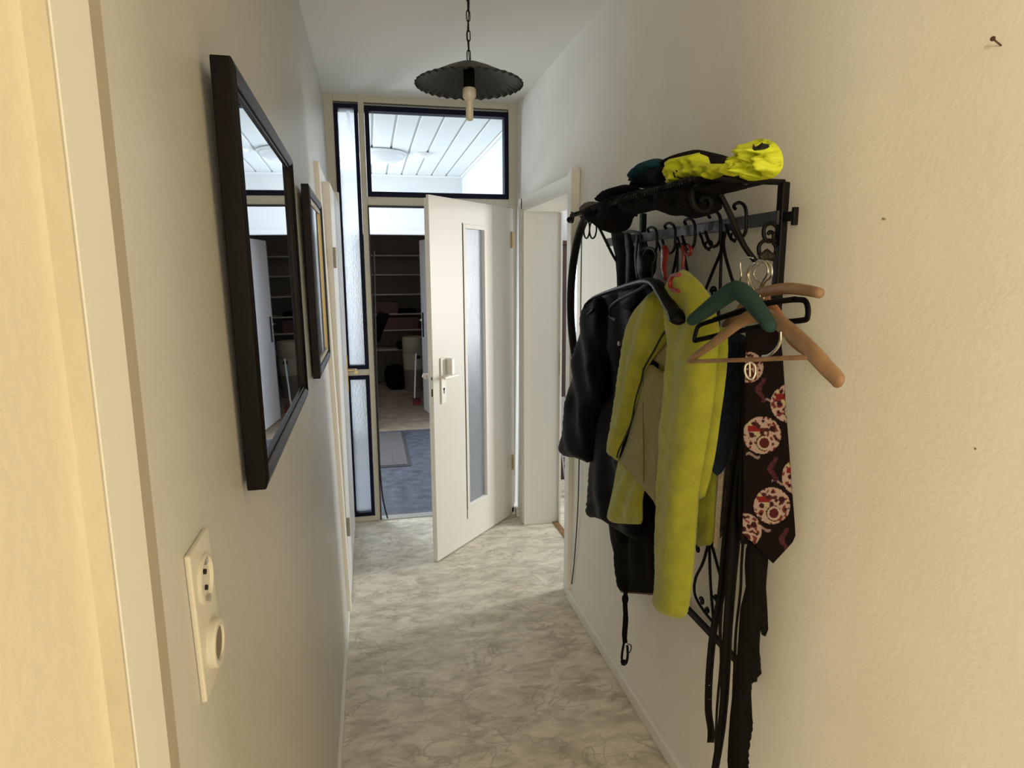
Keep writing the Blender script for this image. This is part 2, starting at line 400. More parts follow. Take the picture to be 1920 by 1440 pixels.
window('window_2', -.163, -.024, .036, .965, .022, text_glass, 'lower textured glass sidelight with navy frame, below the crossbar')
window('window_3', .014, .884, 2.055, 2.575, .026, clear_glass, 'wide clear transom window with navy frame over the door opening')
m = MB(); m.box(.010, .018, YE-.005, YE+.012, 0, 2.003); m.box(.018, .885, YE-.005, YE+.012, 1.992, 2.003)
struct(m.build('trim_3', mat('dark_rebate', (.02, .015, .02), .6)))
m = MB(); m.box(.012, .885, YE-.01, YE+.06, 0, .006); struct(m.build('trim_4', mat('metal_threshold', (.45, .45, .42), .4, .6)))
# dangling draught strip
t = thing('draught_strip', 'black rubber draught strip peeling off the left jamb of the door opening', 'draught strip', (.02, YE-.01, 0))
m = MB(); pts = [P(x, y, Y=YE-.02) for x, y in ((701, 470), (703, 560), (706, 700), (711, 850), (716, 920), (721, 950), (727, 972))]
m.tube(smooth_path(pts, 6), .005, 6); m.build('seal', rubber, t, smooth=True)
# ------------------------------------------------------------------ open door leaf
hx, fx = Vector((.899, 4.01, 0)), Vector((.312, 3.373, 0)); dl = (hx-fx); LW = dl.length; d1 = dl.normalized(); dn = Vector((d1.y, -d1.x, 0))
if dn.dot(CAM-fx) < 0: dn = -dn
def L(s, n, z): return fx+d1*s+dn*n+Vector((0, 0, z))
def lbox(mb, s0, s1, n0, n1, z0, z1):
    mb.hexa([L(s0, n0, z0), L(s1, n0, z0), L(s1, n1, z0), L(s0, n1, z0), L(s0, n0, z1), L(s1, n0, z1), L(s1, n1, z1), L(s0, n1, z1)])
leaf = thing('door_1', 'open white door leaf with a narrow glass strip and lever handle', 'door', (.899, 4.01, 0), kind='structure')
gs0, gs1, gz0, gz1 = .300, .540, .215, 1.865
m = MB(); LW -= .012
lbox(m, 0, gs0, -.016, 0, .008, 1.99); lbox(m, gs1, LW, -.016, 0, .008, 1.99); lbox(m, gs0, gs1, -.016, 0, .008, gz0); lbox(m, gs0, gs1, -.016, 0, gz1, 1.99)
lbox(m, .013, gs0, -.040, -.016, .008, 1.977); lbox(m, gs1, LW-.013, -.040, -.016, .008, 1.977); lbox(m, gs0, gs1, -.040, -.016, .008, gz0); lbox(m, gs0, gs1, -.040, -.016, gz1, 1.977)
m.build('leaf', door_m, leaf)
m = MB(); b = .024
for a in ((gs0, gs0+b, gz0, gz1), (gs1-b, gs1, gz0, gz1), (gs0+b, gs1-b, gz0, gz0+b), (gs0+b, gs1-b, gz1-b, gz1)): lbox(m, a[0], a[1], -.036, .005, a[2], a[3])
gb = m.build('glazing_bead', door_m, leaf, bevel=.002)
m = MB(); lbox(m, gs0-.004, gs0, -.002, .002, .155, gz1+.004); m.build('bead_joint', dark_hole, leaf)
m = MB(); lbox(m, gs0+b, gs1-b, -.022, -.016, gz0+b, gz1-b); m.build('glass_strip', text_glass, leaf)
lh = thing_p = bpy.data.objects.new('lever_handle', None)
C.objects.link(lh); lh.parent = leaf; lh.matrix_parent_inverse = Matrix.Translation(-Vector(leaf.location))
def childe(mb, name, mt, par, **k):
    o = mb.build(name, mt, None, **k); o.parent = par; o.matrix_parent_inverse = Matrix.Translation(-Vector(leaf.location)) if False else Matrix(); return o
m = MB(); lbox(m, .062, .104, 0, .009, .895, 1.145)
childe(m, 'plate', alu, lh, bevel=.002)
m = MB(); lbox(m, .040, .170, .040, .052, 1.035, 1.050); lbox(m, .070, .095, .009, .05, 1.032, 1.052)
childe(m, 'lever', alu, lh, bevel=.003)
m = MB(); lbox(m, .110, .135, .004, .046, 1.050, 1.140); childe(m, 'lever_guard', alu, lh, bevel=.002)
m = MB(); c0 = L(.083, .0095, .975); m.tube([c0-dn*.002, c0+dn*.001], .007, 12); lbox(m, .080, .086, .0085, .0105, .950, .975); childe(m, 'keyhole', dark_hole, lh)
m = MB(); c0 = L(.072, -.045, 1.04); m.tube([L(.075, -.038, 1.04), L(.075, -.085, 1.04)], .011, 12); m.lathe([(.001, -.0), (.02, .0), (.026, .012), (.02, .028), (.001, .03)], L(.075, -.10, 1.025)); childe(m, 'outer_knob', steel, lh, smooth=True)
m = MB(); lbox(m, -.0015, 0, -.013, -.003, .90, 1.15); lbox(m, -.003, 0, -.012, -.004, 1.03, 1.055); m.build('lock_plate', steel, leaf)
m = MB(); lbox(m, -.0035, -.001, -.011, -.005, 1.035, 1.050); lbox(m, -.0035, -.001, -.011, -.005, .945, .985); m.build('latch_slot', dark_hole, leaf)
for z0 in (1.75, .315):
    m = MB(); m.tube([L(LW-.02, .006, z0), L(LW-.02, .006, z0+.10)], .007, 10); m.build('hinge', brass, leaf, smooth=True)
m = MB(); lbox(m, LW-.03, LW-.004, -.02, .0005, .02, .05); m.build('bottom_notch', dark_hole, leaf)
# ------------------------------------------------------------------ right doorway
m = MB(); XC = .935; t_ = .016
m.box(.895, XC, 2.822, 2.838, 0, 2.05); m.box(.903, XC, 2.838, 2.905, 0, 2.05)
m.box(.908, XC, 2.905, 3.86, 1.972, 2.035)
m.box(.908, XC, 3.83, 3.925, 0, 2.035)
o = m.build('door_3', trim_m, bevel=.002); struct(o, 'white door casing around the doorway in the right wall', 'door casing')
m = MB()
m.box(.91, 1.14, 3.795, 3.81, 0, 1.972); m.box(.91, 1.14, 2.905, 2.93, 0, 1.972); m.box(.91, 1.14, 2.93, 3.795, 1.955, 1.972)
m.build('reveal_board', trim_m, o)
m = MB(); m.box(1.135, 1.145, 3.77, 3.81, 0, 1.95); m.build('door_stop', trim_m, o)
m = MB(); m.box(1.1335, 1.1355, 3.776, 3.79, .97, 1.11); m.build('strike_plate', brass, o)
m = MB(); m.box(1.10, 1.135, 2.93, 3.795, 0, .006); o = m.build('trim_5', thresh); struct(o)
# cable down casing
t = MB(); t.tube(smooth_path([P(x, y, X=.905) for x, y in ((1086, 860), (1084, 940), (1080, 1010), (1076, 1060), (1072, 1095))], 6), .0028, 6)
tag(t.build('cable', rubber, smooth=True), 'thin black cable running down the near casing of the right doorway', 'cable')
# side room
m = MB(); m.box(3.8, 3.9, 1.9, 5.4, 0, 2.6); m.box(1.13, 3.8, 5.3, 5.4, 0, 2.6); m.box(1.13, 3.8, 1.8, 1.9, 0, 2.6); m.box(1.13, 1.15, 1.9, 2.9, 0, 2.6)
m.box(1.0, 1.13, 4.11, 5.4, 0, 2.6)
struct(m.build('wall_side_room', hall_white)); m = MB(); m.box(1.0, 3.9, 1.8, 5.4, 2.6, 2.7); struct(m.build('ceiling', hall_white)); m = MB(); m.box(.975, 1.13, YE+.02, 4.11, 0, CZ); struct(m.build('wall_side_room', hall_white))
t = thing('wardrobe', 'dark brown wooden wardrobe glimpsed through the right doorway', 'wardrobe', (1.6, 4.9, 0))
m = MB(); m.box(1.19, 2.0, 4.62, 5.2, .0, 1.80); m.build('body', brown_wood, t, bevel=.004)
m = MB(); m.box(1.17, 2.02, 4.60, 5.22, 1.80, 1.83); m.build('cornice', brown_wood, t, bevel=.004)
m = MB(); m.box(1.2, 1.59, 4.605, 4.62, .08, 1.78); m.build('door', brown_wood, t, bevel=.003)
m = MB(); m.box(1.60, 1.99, 4.605, 4.62, .08, 1.78); m.build('door', brown_wood, t, bevel=.003)
# long carton with lettering leaning
t = thing('long_carton', 'slanted grey and white carton with dark lettering, leaning in the side room', 'box', (1.32, 4.2, 0))
a = Vector((1.325, 4.22, .02)); bb = Vector((1.245, 4.28, .72)); ax = (bb-a).normalized(); side = Vector((.93, -.30, 0)); side = (side-ax*side.dot(ax)).normalized(); nn = ax.cross(side)
m = MB(); m.obox(a-side*.0, side*.075, nn*.04, bb-a); m.build('carton', mat('carton_grey', (.34, .33, .33), .6), t)
def text(s, name, size, o, xdir, ydir, mt, parent, ext=.0006):
    cu = bpy.data.curves.new(name, 'FONT'); cu.body = s; cu.size = size; cu.extrude = ext; cu.align_x = 'LEFT'
    ob = bpy.data.objects.new(name, cu); C.objects.link(ob)
    dg = bpy.context.evaluated_depsgraph_get(); me = bpy.data.meshes.new_from_object(ob.evaluated_get(dg))
    bpy.data.objects.remove(ob); me.materials.append(mt)
    o2 = bpy.data.objects.new(name, me); C.objects.link(o2)
    x = Vector(xdir).normalized(); y = Vector(ydir).normalized(); z = x.cross(y)
    Mx = Matrix((x, y, z)).transposed().to_4x4(); Mx.translation = Vector(o)
    me.transform(Mx)
    if parent: o2.parent = parent; o2.matrix_parent_inverse = Matrix.Translation(-Vector(parent.location))
    return o2
fdir = -nn if nn.dot(CAM-a) < 0 else nn
off_f = 0 if fdir.dot(nn) < 0 else .04
text('AMIC', 'lettering', .075, a+ax*.37+side*.012+nn*off_f+fdir*.002, -ax, side, dark_hole, t)
m = MB(); m.obox(a+side*.03+fdir*.004, side*.055, nn*.01, ax*.22); m.build('white_wrap', white_far, t)
t = MB(); t.tube([Vector((1.30, 4.34, .0)), Vector((1.19, 4.40, 1.05))], .011, 8)
tag(t.build('wooden_stick', wood_h, smooth=True), 'thin wooden stick leaning behind the lettered carton in the side room', 'stick')
# ------------------------------------------------------------------ left door (closed, flush leaf)
m = MB(); m.box(-.20, -.158, 2.915, 2.985, 0, 1.0); m = MB()
m.hexa([(-.30, 2.905, 0), (-.146, 2.905, 0), (-.146, 2.99, 0), (-.30, 2.99, 0), (-.33, 2.905, 2.06), (-.186, 2.905, 2.06), (-.186, 2.99, 2.06), (-.33, 2.99, 2.06)])
m.box(-.30, -.188, 2.99, 3.97, 1.995, 2.06)
m.box(-.30, -.150, 3.945, 4.01, 0, 2.06)
ld = m.build('door_4', trim_m, bevel=.002); struct(ld, 'closed white door in the left wall beside the sidelight', 'door')
m = MB(); m.box(-.200, -.150, 3.0, 3.93, .01, 1.99)
m.build('leaf', door_m, ld, bevel=.002)
m = MB(); m.box(-.163, -.144, 3.86, 3.895, .90, 1.12); pl = m.build('handle_plate', brass, ld, bevel=.001)
m = MB(); m.tube(smooth_path([(-.144, 3.88, 1.03), (-.105, 3.88, 1.03), (-.095, 3.865, 1.03), (-.095, 3.80, 1.03)], 4), .010, 10); m.build('lever', brass, ld, smooth=True)
for z0 in (.36, 1.62):
    m = MB(); m.tube([(-.143, 2.995, z0), (-.143, 2.995, z0+.09)], .007, 10); m.build('hinge', steel_d, ld, smooth=True)
# ------------------------------------------------------------------ vestibule behind the partition
VY = 6.55; VZ = 2.545; VX = .94
m = MB(); m.box(-2.0, VX, YT, VY, -.05, 0); struct(m.build('floor', slate))
m = MB(); m.box(VX, VX+.1, YT, VY+.12, 0, VZ+.1); struct(m.build('wall_hall_right', hall_white))
m = MB(); m.box(-2.0, -.12, VY, VY+.1, 0, VZ); m.box(.72, VX, VY, VY+.1, 0, VZ); m.box(-.12, .72, VY, VY+.1, 1.98, VZ)
struct(m.build('wall_hall_back', hall_white))
m = MB(); m.box(-2.1, -2.0, YT, VY, 0, VZ); m.box(-2.0, -.24, YE, YT, 0, CZ); struct(m.build('wall_hall_left', hall_white))
m = MB(); m.box(-.12, .72, VY-.012, VY, 1.98, 2.03); m.box(-.17, -.12, VY-.012, VY, 0, 2.03); m.box(.72, .77, VY-.012, VY, 0, 2.03)
struct(m.build('trim_6', hall_white, bevel=.002))
m = MB(); m.box(-2.0, VX, YT-.02, VY, VZ+.012, VZ+.06)
struct(m.build('ceiling', groove_m))
m = MB(); x = VX-.012
while x > -2.0:
    m.box(x-.136, x-.008, YT, VY-.01, VZ, VZ+.012); x -= .144
struct(m.build('ceiling', hall_ceil, bevel=.003))
m = MB(); m.box(VX-.02, VX, YT, VY, VZ-.02, VZ); m.box(-2, VX-.02, VY-.02, VY, VZ-.02, VZ); struct(m.build('trim_7', hall_ceil, bevel=.004))
t = thing('ceiling_lamp', 'round white flush ceiling lamp seen through the transom window', 'ceiling lamp', (.11, 5.42, VZ))
m = MB(); m.lathe([(.215, 0), (.23, -.008), (.23, -.02), (.215, -.026)], (.11, 5.42, VZ), 48); m.build('rim', hall_ceil, t, smooth=True)
m = MB(); m.lathe([(.212, -.02), (.20, -.042), (.16, -.062), (.1, -.075), (.03, -.08), (.001, -.08)], (.11, 5.42, VZ), 48); m.build('glass_bowl', mat('opal_glass', (.9, .92, .95), .2), t, smooth=True)
m = MB(); m.lathe([(.062, 0), (.066, -.012), (.05, -.03), (.001, -.034)], (.455, 5.38, VZ), 32)
tag(m.build('smoke_detector', mat('detector_white', (.92, .93, .94), .4), smooth=True), 'small round white smoke detector beside the flush ceiling lamp', 'smoke detector')
t = thing('doormat', 'grey ribbed doormat with dark border on the slate floor', 'doormat', (.1, 5.86, 0))
m = MB(); m.box(-.55, .285, 5.26, 6.47, 0, .006); m.build('border', mat_edge, t)
m = MB(); m.box(-.52, .255, 5.29, 6.44, .006, .010)
for i in range(60): m.box(-.52+i*.0128, -.514+i*.0128, 5.29, 6.44, .010, .014)
m.build('pile', mat_m, t)
# storeroom
m = MB(); m.box(-1.2, 1.6, VY, 9.9, -.05, 0); struct(m.build('floor', carpet))
m = MB(); m.box(-1.3, -1.2, VY+.1, 9.9, 0, 2.5); m.box(1.6, 1.7, VY+.1, 9.9, 0, 2.5); m.box(-1.2, 1.6, 9.8, 9.9, 0, 2.5); struct(m.build('wall_storeroom', store_wall))
m = MB(); m.box(-1.3, 1.7, VY+.1, 9.9, 2.45, 2.55); struct(m.build('ceiling', store_wall))
t = thing('storage_shelves', 'storeroom wall shelves of six pale boards behind the far doorway', 'shelf', (.4, 9.4, 0))
for z in (1.86, 1.596, 1.322, 1.046, .82, .54):
    m = MB(); m.box(-.6, 1.4, 9.23, 9.78, z-.018, z); m.build('shelf_board', shelf_m, t)
for x in (-.62, 1.4):
    m = MB(); m.box(x, x+.02, 9.23, 9.78, 0, 2.1); m.build('side_panel', shelf_m, t)
def crate(x0, x1, z, h, label):
    t = thing('crate', label, 'crate', ((x0+x1)/2, 9.4, z), 'red crates on the storeroom shelves')
    m = MB(); th = .012
    m.box(x0, x1, 9.26, 9.6, z, z+th); m.box(x0, x1, 9.26, 9.26+th, z+th, z+h); m.box(x0, x1, 9.6-th, 9.6, z+th, z+h); m.box(x0, x0+th, 9.26+th, 9.6-th, z+th, z+h); m.box(x1-th, x1, 9.26+th, 9.6-th, z+th, z+h)
    m.build('body', crate_m, t); m = MB(); m.box(x0-.01, x1+.01, 9.25, 9.26, z+h-.03, z+h); m.build('rim', crate_m, t)
crate(.02, .38, 1.047, .16, 'red storage crate on the fourth storeroom shelf board'); crate(.17, .66, .821, .17, 'red storage crate on the fifth storeroom shelf board, below the other crate')
m = MB(); m.box(.41, .64, 9.26, 9.6, 1.047, 1.10); tag(m.build('box', blk_cloth, bevel=.004), 'flat black box beside the upper red crate', 'box')
cl = [(722, 690), (733, 684), (748, 682), (756, 690), (758, 710), (758, 728), (743, 731), (728, 727), (722, 712)]
tag(cloth(cl, 'bag', blk_cloth, Y=9.0, thick=.10, back=.08, res=3, edge=12, amp=.02), 'black bag slumped on the storeroom floor', 'bag')
cl = [(742, 645), (748, 638), (757, 640), (760, 650), (748, 656)]
tag(cloth(cl, 'bundle', blk_cloth, Y=9.22, thick=.06, back=.0, res=2, edge=7), 'small black bundle on the lowest storeroom shelf', 'bundle')
cl = [(706, 590), (713, 585), (722, 588), (730, 590), (719, 620), (712, 640), (706, 640), (703, 620)]
tag(cloth(cl, 'jacket', blk_cloth, Y=8.4, thick=.08, back=.05, res=3, edge=7), 'dark jacket hanging at the left of the storeroom', 'jacket')
t = thing('plastic_drum', 'cream plastic drum with darker base standing in the storeroom', 'drum', (.60, 8.9, 0))
m = MB(); m.lathe([(.135, .52), (.150, .54), (.155, .72), (.150, .745), (.001, .75)], (.565, 8.9, 0), 28); m.lathe([(.14, .30), (.155, .52)], (.565, 8.9, 0), 28); m.build('drum', mat('cream_plastic', (.42, .37, .28), .5), t, smooth=True)
m = MB(); m.lathe([(.13, 0), (.145, .3)], (.565, 8.9, 0), 28); m.build('base_tub', mat('taupe_tub', (.17, .14, .11), .6), t, smooth=True)
m = MB(); m.box(.58, .64, 8.73, 8.745, .46, .50); m.build('tap', dark_hole, t)
# storeroom door leaf, open into the store
s0, s1 = Vector((.715, VY+.1, 0)), Vector((.575, 7.50, 0)); d2 = (s1-s0).normalized(); n2 = Vector((-d2.y, d2.x, 0)); LS = (s1-s0).length
if n2.x > 0: n2 = -n2
def S(s, n, z): return s0+d2*s+n2*n+Vector((0, 0, z))
def sbox(mb, a0, a1, b0, b1, z0, z1): mb.hexa([S(a0, b0, z0), S(a1, b0, z0), S(a1, b1, z0), S(a0, b1, z0), S(a0, b0, z1), S(a1, b0, z1), S(a1, b1, z1), S(a0, b1, z1)])
sd = thing('door_5', 'white storeroom door leaf standing open beyond the vestibule', 'door', (.715, VY+.1, 0), kind='structure')
m = MB(); sbox(m, 0, LS, -.04, 0, .01, 1.97); m.build('leaf', white_far, sd, bevel=.002)
m = MB(); sbox(m, LS-.11, LS-.07, 0, .008, .88, 1.16); m.build('handle_plate', dark_hole, sd)
m = MB(); m.tube([S(LS-.09, .0, 1.08), S(LS-.09, .05, 1.08)], .01, 8); m.tube([S(LS-.09, .05, 1.08), S(LS-.19, .05, 1.08)], .01, 8); m.build('lever', steel, sd, smooth=True)
# red/white broom by the door
t = thing('broom', 'red and white broom leaning by the open storeroom door', 'broom', (.52, 7.9, 0))
m = MB(); m.tube([(.49, 7.85, .06), (.535, 8.0, .62)], .009, 8); m.build('handle', white_far, t, smooth=True)
m = MB(); m.box(.465, .565, 7.82, 7.87, .04, .085); m.build('head', crate_m, t); m = MB(); m.box(.467, .563, 7.825, 7.865, 0, .04); m.build('bristles', red_pl, t)
# ================================================================== LEFT WALL THINGS
def frame_on_left(name, label, cat, y0, y1, z0, z1, xn_b, xn_t, dep, prof, glass, slip=False, rot=0):
    """frame: front plane at X = xb (bottom) .. xt (top)"""
    t = thing(name, label, cat, (LX(z0), (y0+y1)/2, z0))
    def fx_(z, k=0, y=None): return xn_b+(xn_t-xn_b)*(z-z0)/(z1-z0)+k-(rot*(y-(y0+y1)/2) if y is not None else 0)
    def ring(mb, a0, a1, k0, k1):   # band between inset a0 (outer) and a1 (inner), depth k0..k1
        def pt(y, z, k): return (fx_(z, k, y), y, z)
        o_ = [(y0+a0, z0+a0), (y1-a0, z0+a0), (y1-a0, z1-a0), (y0+a0, z1-a0)]; i_ = [(y0+a1, z0+a1), (y1-a1, z0+a1), (y1-a1, z1-a1), (y0+a1, z1-a1)]
        for q in range(4):
            a, b_, c, d = o_[q], o_[(q+1) % 4], i_[(q+1) % 4], i_[q]
            mb.hexa([pt(*a, k0[0]), pt(*b_, k0[0]), pt(*c, k0[1]), pt(*d, k0[1]), pt(*a, k1[0]), pt(*b_, k1[0]), pt(*c, k1[1]), pt(*d, k1[1])])
    m = MB(); ww = prof
    ring(m, 0, ww*.45, (-dep, -dep), (-.004, .0)); ring(m, ww*.45, ww*.8, (-dep, -dep), (0, -.006)); ring(m, ww*.8, ww, (-dep, -dep), (-.009, -.009))
    m.build('frame', mahog, t, bevel=.0015)
    if slip:
        m = MB(); ring(m, ww, ww+.012, (-dep, -dep), (-.007, -.010)); m.build('gold_slip', gold, t); ww += .012
    m = MB(); pts = [(y0+ww, z0+ww), (y1-ww, z0+ww), (y1-ww, z1-ww), (y0+ww, z1-ww)]
    m.hexa([(fx_(z, -dep*.9, y), y, z) for y, z in pts]+[(fx_(z, -.013, y), y, z) for y, z in pts])
    m.build('glass', glass, t)
    return t
frame_on_left('wall_mirror', 'large dark wood framed mirror on the left wall, the nearer of its two frames', 'mirror', .943, 1.70, 1.284, 1.870, -.158, -.163, .030, .030, mirror_m, rot=.0116)
pic = mat('picture_behind_glass', (.30, .30, .30), .12, var=.4, vscale=9, coat=1)
frame_on_left('framed_picture', 'smaller dark framed picture with gold inner edge, behind the large mirror toward the far door', 'picture', 2.09, 2.63, 1.265, 1.862, -.160, -.163, .026, .034, pic, slip=True)
# switch plate
t = thing('switch_plate', 'cream double wall plate with power socket above a rotary dimmer on the left wall', 'switch', (-.19, .68, 1.16))
def lp(y, z, k=0): return (LX(z)+k, y, z)
m = MB(); y0, y1, z0, z1 = .650, .728, 1.155, 1.316
m.hexa([lp(y0, z0), lp(y1, z0), lp(y1, z1), lp(y0, z1), lp(y0, z0, .006), lp(y1, z0, .006), lp(y1, z1, .006), lp(y0, z1, .006)]); m.build('plate', white_pl, t, bevel=.002)
c = Vector(lp(.690, 1.272, .0045)); m = MB(); m.lathe([(.027, 0), (.027, .004), (.024, .005), (.021, .001), (.001, .001)], c, 36, 'X'); si = m.build('socket_insert', white_pl, t, smooth=True)
for dz in (.009, -.009):
    m = MB(); m.lathe([(.0028, 0), (.0028, .004)], c+Vector((0, 0, dz)), 12, 'X'); m.build('socket_hole', dark_hole, si)
for dz in (.018, -.024):
    m = MB(); m.obox(c+Vector((.001, -.004, dz)), (.005, 0, 0), (0, .008, 0), (0, 0, .006)); m.build('earth_clip', steel, si)
c = Vector(lp(.692, 1.197, .004)); m = MB(); m.lathe([(.026, 0), (.026, .008), (.024, .010), (.019, .010), (.018, .007), (.001, .007)], c, 36, 'X'); kn = m.build('dimmer_knob', white_pl, t, smooth=True)
m = MB(); m.lathe([(.0178, .007), (.0175, .0078), (.001, .0078)], c, 30, 'X'); m.build('knob_centre', mat('taupe_insert', (.20, .15, .10), .5), kn, smooth=True)
# ================================================================== PENDANT LAMP
LC = Vector((.377, 2.4, 0)); t = thing('pendant_lamp', 'black iron pendant lamp with fluted disc shade hanging on a chain', 'pendant lamp', (.377, 2.4, CZ))
m = MB(); NS = 144; rings = [(.012, 2.330), (.04, 2.324), (.09, 2.304), (.14, 2.280), (.165, 2.268), (.182, 2.262), (.192, 2.254)]
vs = []; fs = []
for side in (0, 1):
    for i, (r_, z) in enumerate(rings):
        for k in range(NS):
            a = 2*math.pi*k/NS; wv = math.sin(a*36)
            am = (0, 0, 0, .0, .001, .003, .0045)[i]
            vs.append(LC+Vector((math.cos(a)*(r_+wv*am*.5), math.sin(a)*(r_+wv*am*.5), z+wv*am*.8-side*.0015)))
nr = len(rings)
for side in (0, 1):
    for i in range(nr-1):
        for k in range(NS):
            q = (side*nr+i)*NS; fs.append((q+k, q+(k+1) % NS, q+NS+(k+1) % NS, q+NS+k))
for k in range(NS): fs.append(((nr-1)*NS+k, (nr-1)*NS+(k+1) % NS, (2*nr-1)*NS+(k+1) % NS, (2*nr-1)*NS+k))
m.add(vs, fs); m.build('lamp_shade', lamp_m, t, smooth='all')
m = MB(); m.lathe([(.02, 2.325), (.020, 2.235), (.018, 2.23)], LC, 24); m.build('socket', blk_cloth, t, smooth=True)
m = MB(); m.lathe([(.021, 2.243), (.024, 2.238), (.024, 2.215), (.019, 2.206), (.0135, 2.200)], LC, 24); bh_ = m.build('bulb_holder', white_pl, t, smooth=True)
m = MB(); m.lathe([(.0135, 2.203), (.0135, 2.140), (.009, 2.134), (.001, 2.132)], LC, 24); m.build('bulb', bulb_m, bh_, smooth=True)
z = 2.332; k = 0
while z < CZ-.02:
    m = MB(); pts = []
    for i in range(20):
        a = 2*math.pi*i/20; u = .0062*math.cos(a); v = .0135*math.sin(a)+(.0055 if math.sin(a) > 0 else -.0055)
        pts.append(LC+Vector((u*(k % 2 == 0) + u*.35*(k % 2), u*(k % 2), z+.019+v)))
    m.tube(pts, .0019, 6, closed=True); m.build('chain_link', black, t, smooth=True); z += .0325; k += 1
m = MB(); m.lathe([(.035, CZ-.001), (.033, CZ-.012), (.012, CZ-.02), (.001, CZ-.02)], LC, 24); m.build('ceiling_rose', black, t, smooth=True)
m = MB(); m.tube(smooth_path([LC+Vector((.004, .003, 2.33)), LC+Vector((-.003, .004, 2.42)), LC+Vector((.004, -.002, 2.52)), LC+Vector((0, 0, CZ-.02))], 8), .0018, 6); m.build('cord', rubber, t, smooth=True)
# ================================================================== NAILS
t = MB(); a = P(1878, 86, X=RX(1.9)+.002); b_ = P(1862, 73, X=RX(1.9)-.028); t.tube([a, b_], .0013, 8); t.tube([b_, b_+(b_-a).normalized()*.002], .0035, 10)
tag(t.build('nail', mat('rusty_nail', (.10, .06, .03), .5, .6), smooth=True), 'long nail sticking out of the cream wall at the top right', 'nail')
def pin(px, py, lab):
    a = P(px, py, X=RX(1.5)+.003); m = MB(); m.tube([a, a+Vector((-.006, 0, .001))], .0018, 8); tag(m.build('nail', mat('small_nail', (.25, .15, .06), .6), smooth=True), lab, 'nail')
pin(1834, 842, 'tiny nail stub in the cream wall at mid height right of the hangers'); pin(1660, 411, 'tiny nail stub in the cream wall between the long nail and the coat rack')
# ================================================================== COAT RACK
XR = .895
YN = P(1470, 345, X=XR).y; YF = P(1205, 440, X=XR).y
rk = thing('coat_rack', 'black wrought iron wall coat rack with hat shelf, scrolls and hooks', 'coat rack', (XR, (YN+YF)/2, .58))
for yy, zb in ((YN, .585), (YF, .585)):
    m = MB(); m.box(XR-.009, XR+.009, yy-.011, yy+.011, zb, 1.785); m.build('post', black, rk, bevel=.003)
m = MB(); m.box(XR-.006, XR+.006, YN, YF+.01, .585, .605); m.build('bottom_rail', black, rk, bevel=.002)
def hb(x, y): return P(x, y, X=XR-.012)
h0, h1 = P(1490, 397, X=XR-.0), P(1205, 441, X=XR-.0)
m = MB(); m.obox(Vector((XR-.018, YN-.01, 1.694)), (.006, 0, 0), (0, YF+.30-YN, -.004), (0, 0, .030)); m.build('hook_rail', iron_lt, rk, bevel=.001)
a = P(1472, 402, X=XR+.0); m = MB(); m.box(XR-.006, XR+.006, YN-.040, YN, 1.700, 1.720); m.box(XR-.006, XR+.006, YN-.050, YN-.040, 1.690, 1.728); m.build('wall_bracket', black, rk, bevel=.002)
# shelf frame
XF = .674; ZS = 1.785
fr = Vector((XF, YN, ZS)); fe = Vector((XF, 2.18, 1.783))
m = MB(); m.tube([(XR, YN, ZS), (XF, YN, ZS)], .0065, 8); m.build('shelf_arm', black, rk, smooth=True)
m = MB(); m.tube([(XR, YF+.05, ZS), (XF+.03, YF+.05, ZS)], .0055, 8); m.build('shelf_arm', black, rk, smooth=True)
m = MB()
for ph in (0, math.pi):
    pts = []
    for i in range(121):
        tt = i/120; a = tt*60*math.pi+ph; c = fr.lerp(fe, tt*.93); pts.append(c+Vector((math.cos(a)*.0035, 0, math.sin(a)*.0035)))
    m.tube(pts, .0048, 6)
m.build('front_bar', black, rk, smooth=True)
m = MB(); c = P(1072, 409, X=XF); sp = spiral(c, .017, .010, 1.0, math.pi/2, (0, 1, 0), (0, 0, 1), 24)
m.tube([fr.lerp(fe, .9)]+sp, .0045, 8); m.tube([c+Vector((0, .018, -.004)), c+Vector((0, .02, -.005))], .012, 10); m.build('curled_end', black, rk, smooth=True)
for q in range(4):
    xx = XF+.045+q*.045; m = MB(); m.tube([(xx, YN, ZS), (xx, YF+.06, ZS)], .0042, 8); m.build('shelf_rod', black, rk, smooth=True)
# near scroll bracket, in the plane of the near post
ax_, ay_ = Vector((1, 0, 0)), Vector((0, 0, 1)); YP = YN+.005
m = MB()
path = [P(x, y, Y=YP) for x, y in ((1312, 380), (1318, 369), (1330, 374), (1330, 388), (1315, 395), (1302, 385), (1297, 367), (1305, 350), (1322, 343), (1340, 350), (1357, 378), (1370, 405), (1385, 440), (1398, 465), (1418, 492))]
m.tube(smooth_path(path, 6), .0060, 8, flat=1.3, up=(0, 1, 0)); m.build('scroll_bracket', black, rk, smooth=True)
m = MB()
rr = [P(x, y, Y=YP+.0) for x, y in ((1440, 440), (1443, 435), (1450, 438), (1449, 450), (1438, 452), (1432, 440), (1434, 425), (1445, 418), (1455, 424), (1464, 430))]
m.tube(smooth_path(rr, 5), .0045, 8)
rr = [P(x, y, Y=YP) for x, y in ((1424, 478), (1423, 462), (1432, 452), (1446, 452), (1456, 466), (1453, 478))]
m.tube(smooth_path(rr, 5), .0045, 8); m.build('scroll_ring', black, rk, smooth=True)
cl = [(1421, 480), (1430, 472), (1438, 466), (1447, 473), (1456, 478), (1450, 490), (1437, 487), (1428, 493)]
cloth(cl, 'iron_leaf', mat('dull_bronze', (.03, .022, .018), .4, .6, bump=.6, bscale=200), rk, Y=YP-.01, thick=.006, back=.004, res=3, edge=5, amp=.004, nscale=.2)
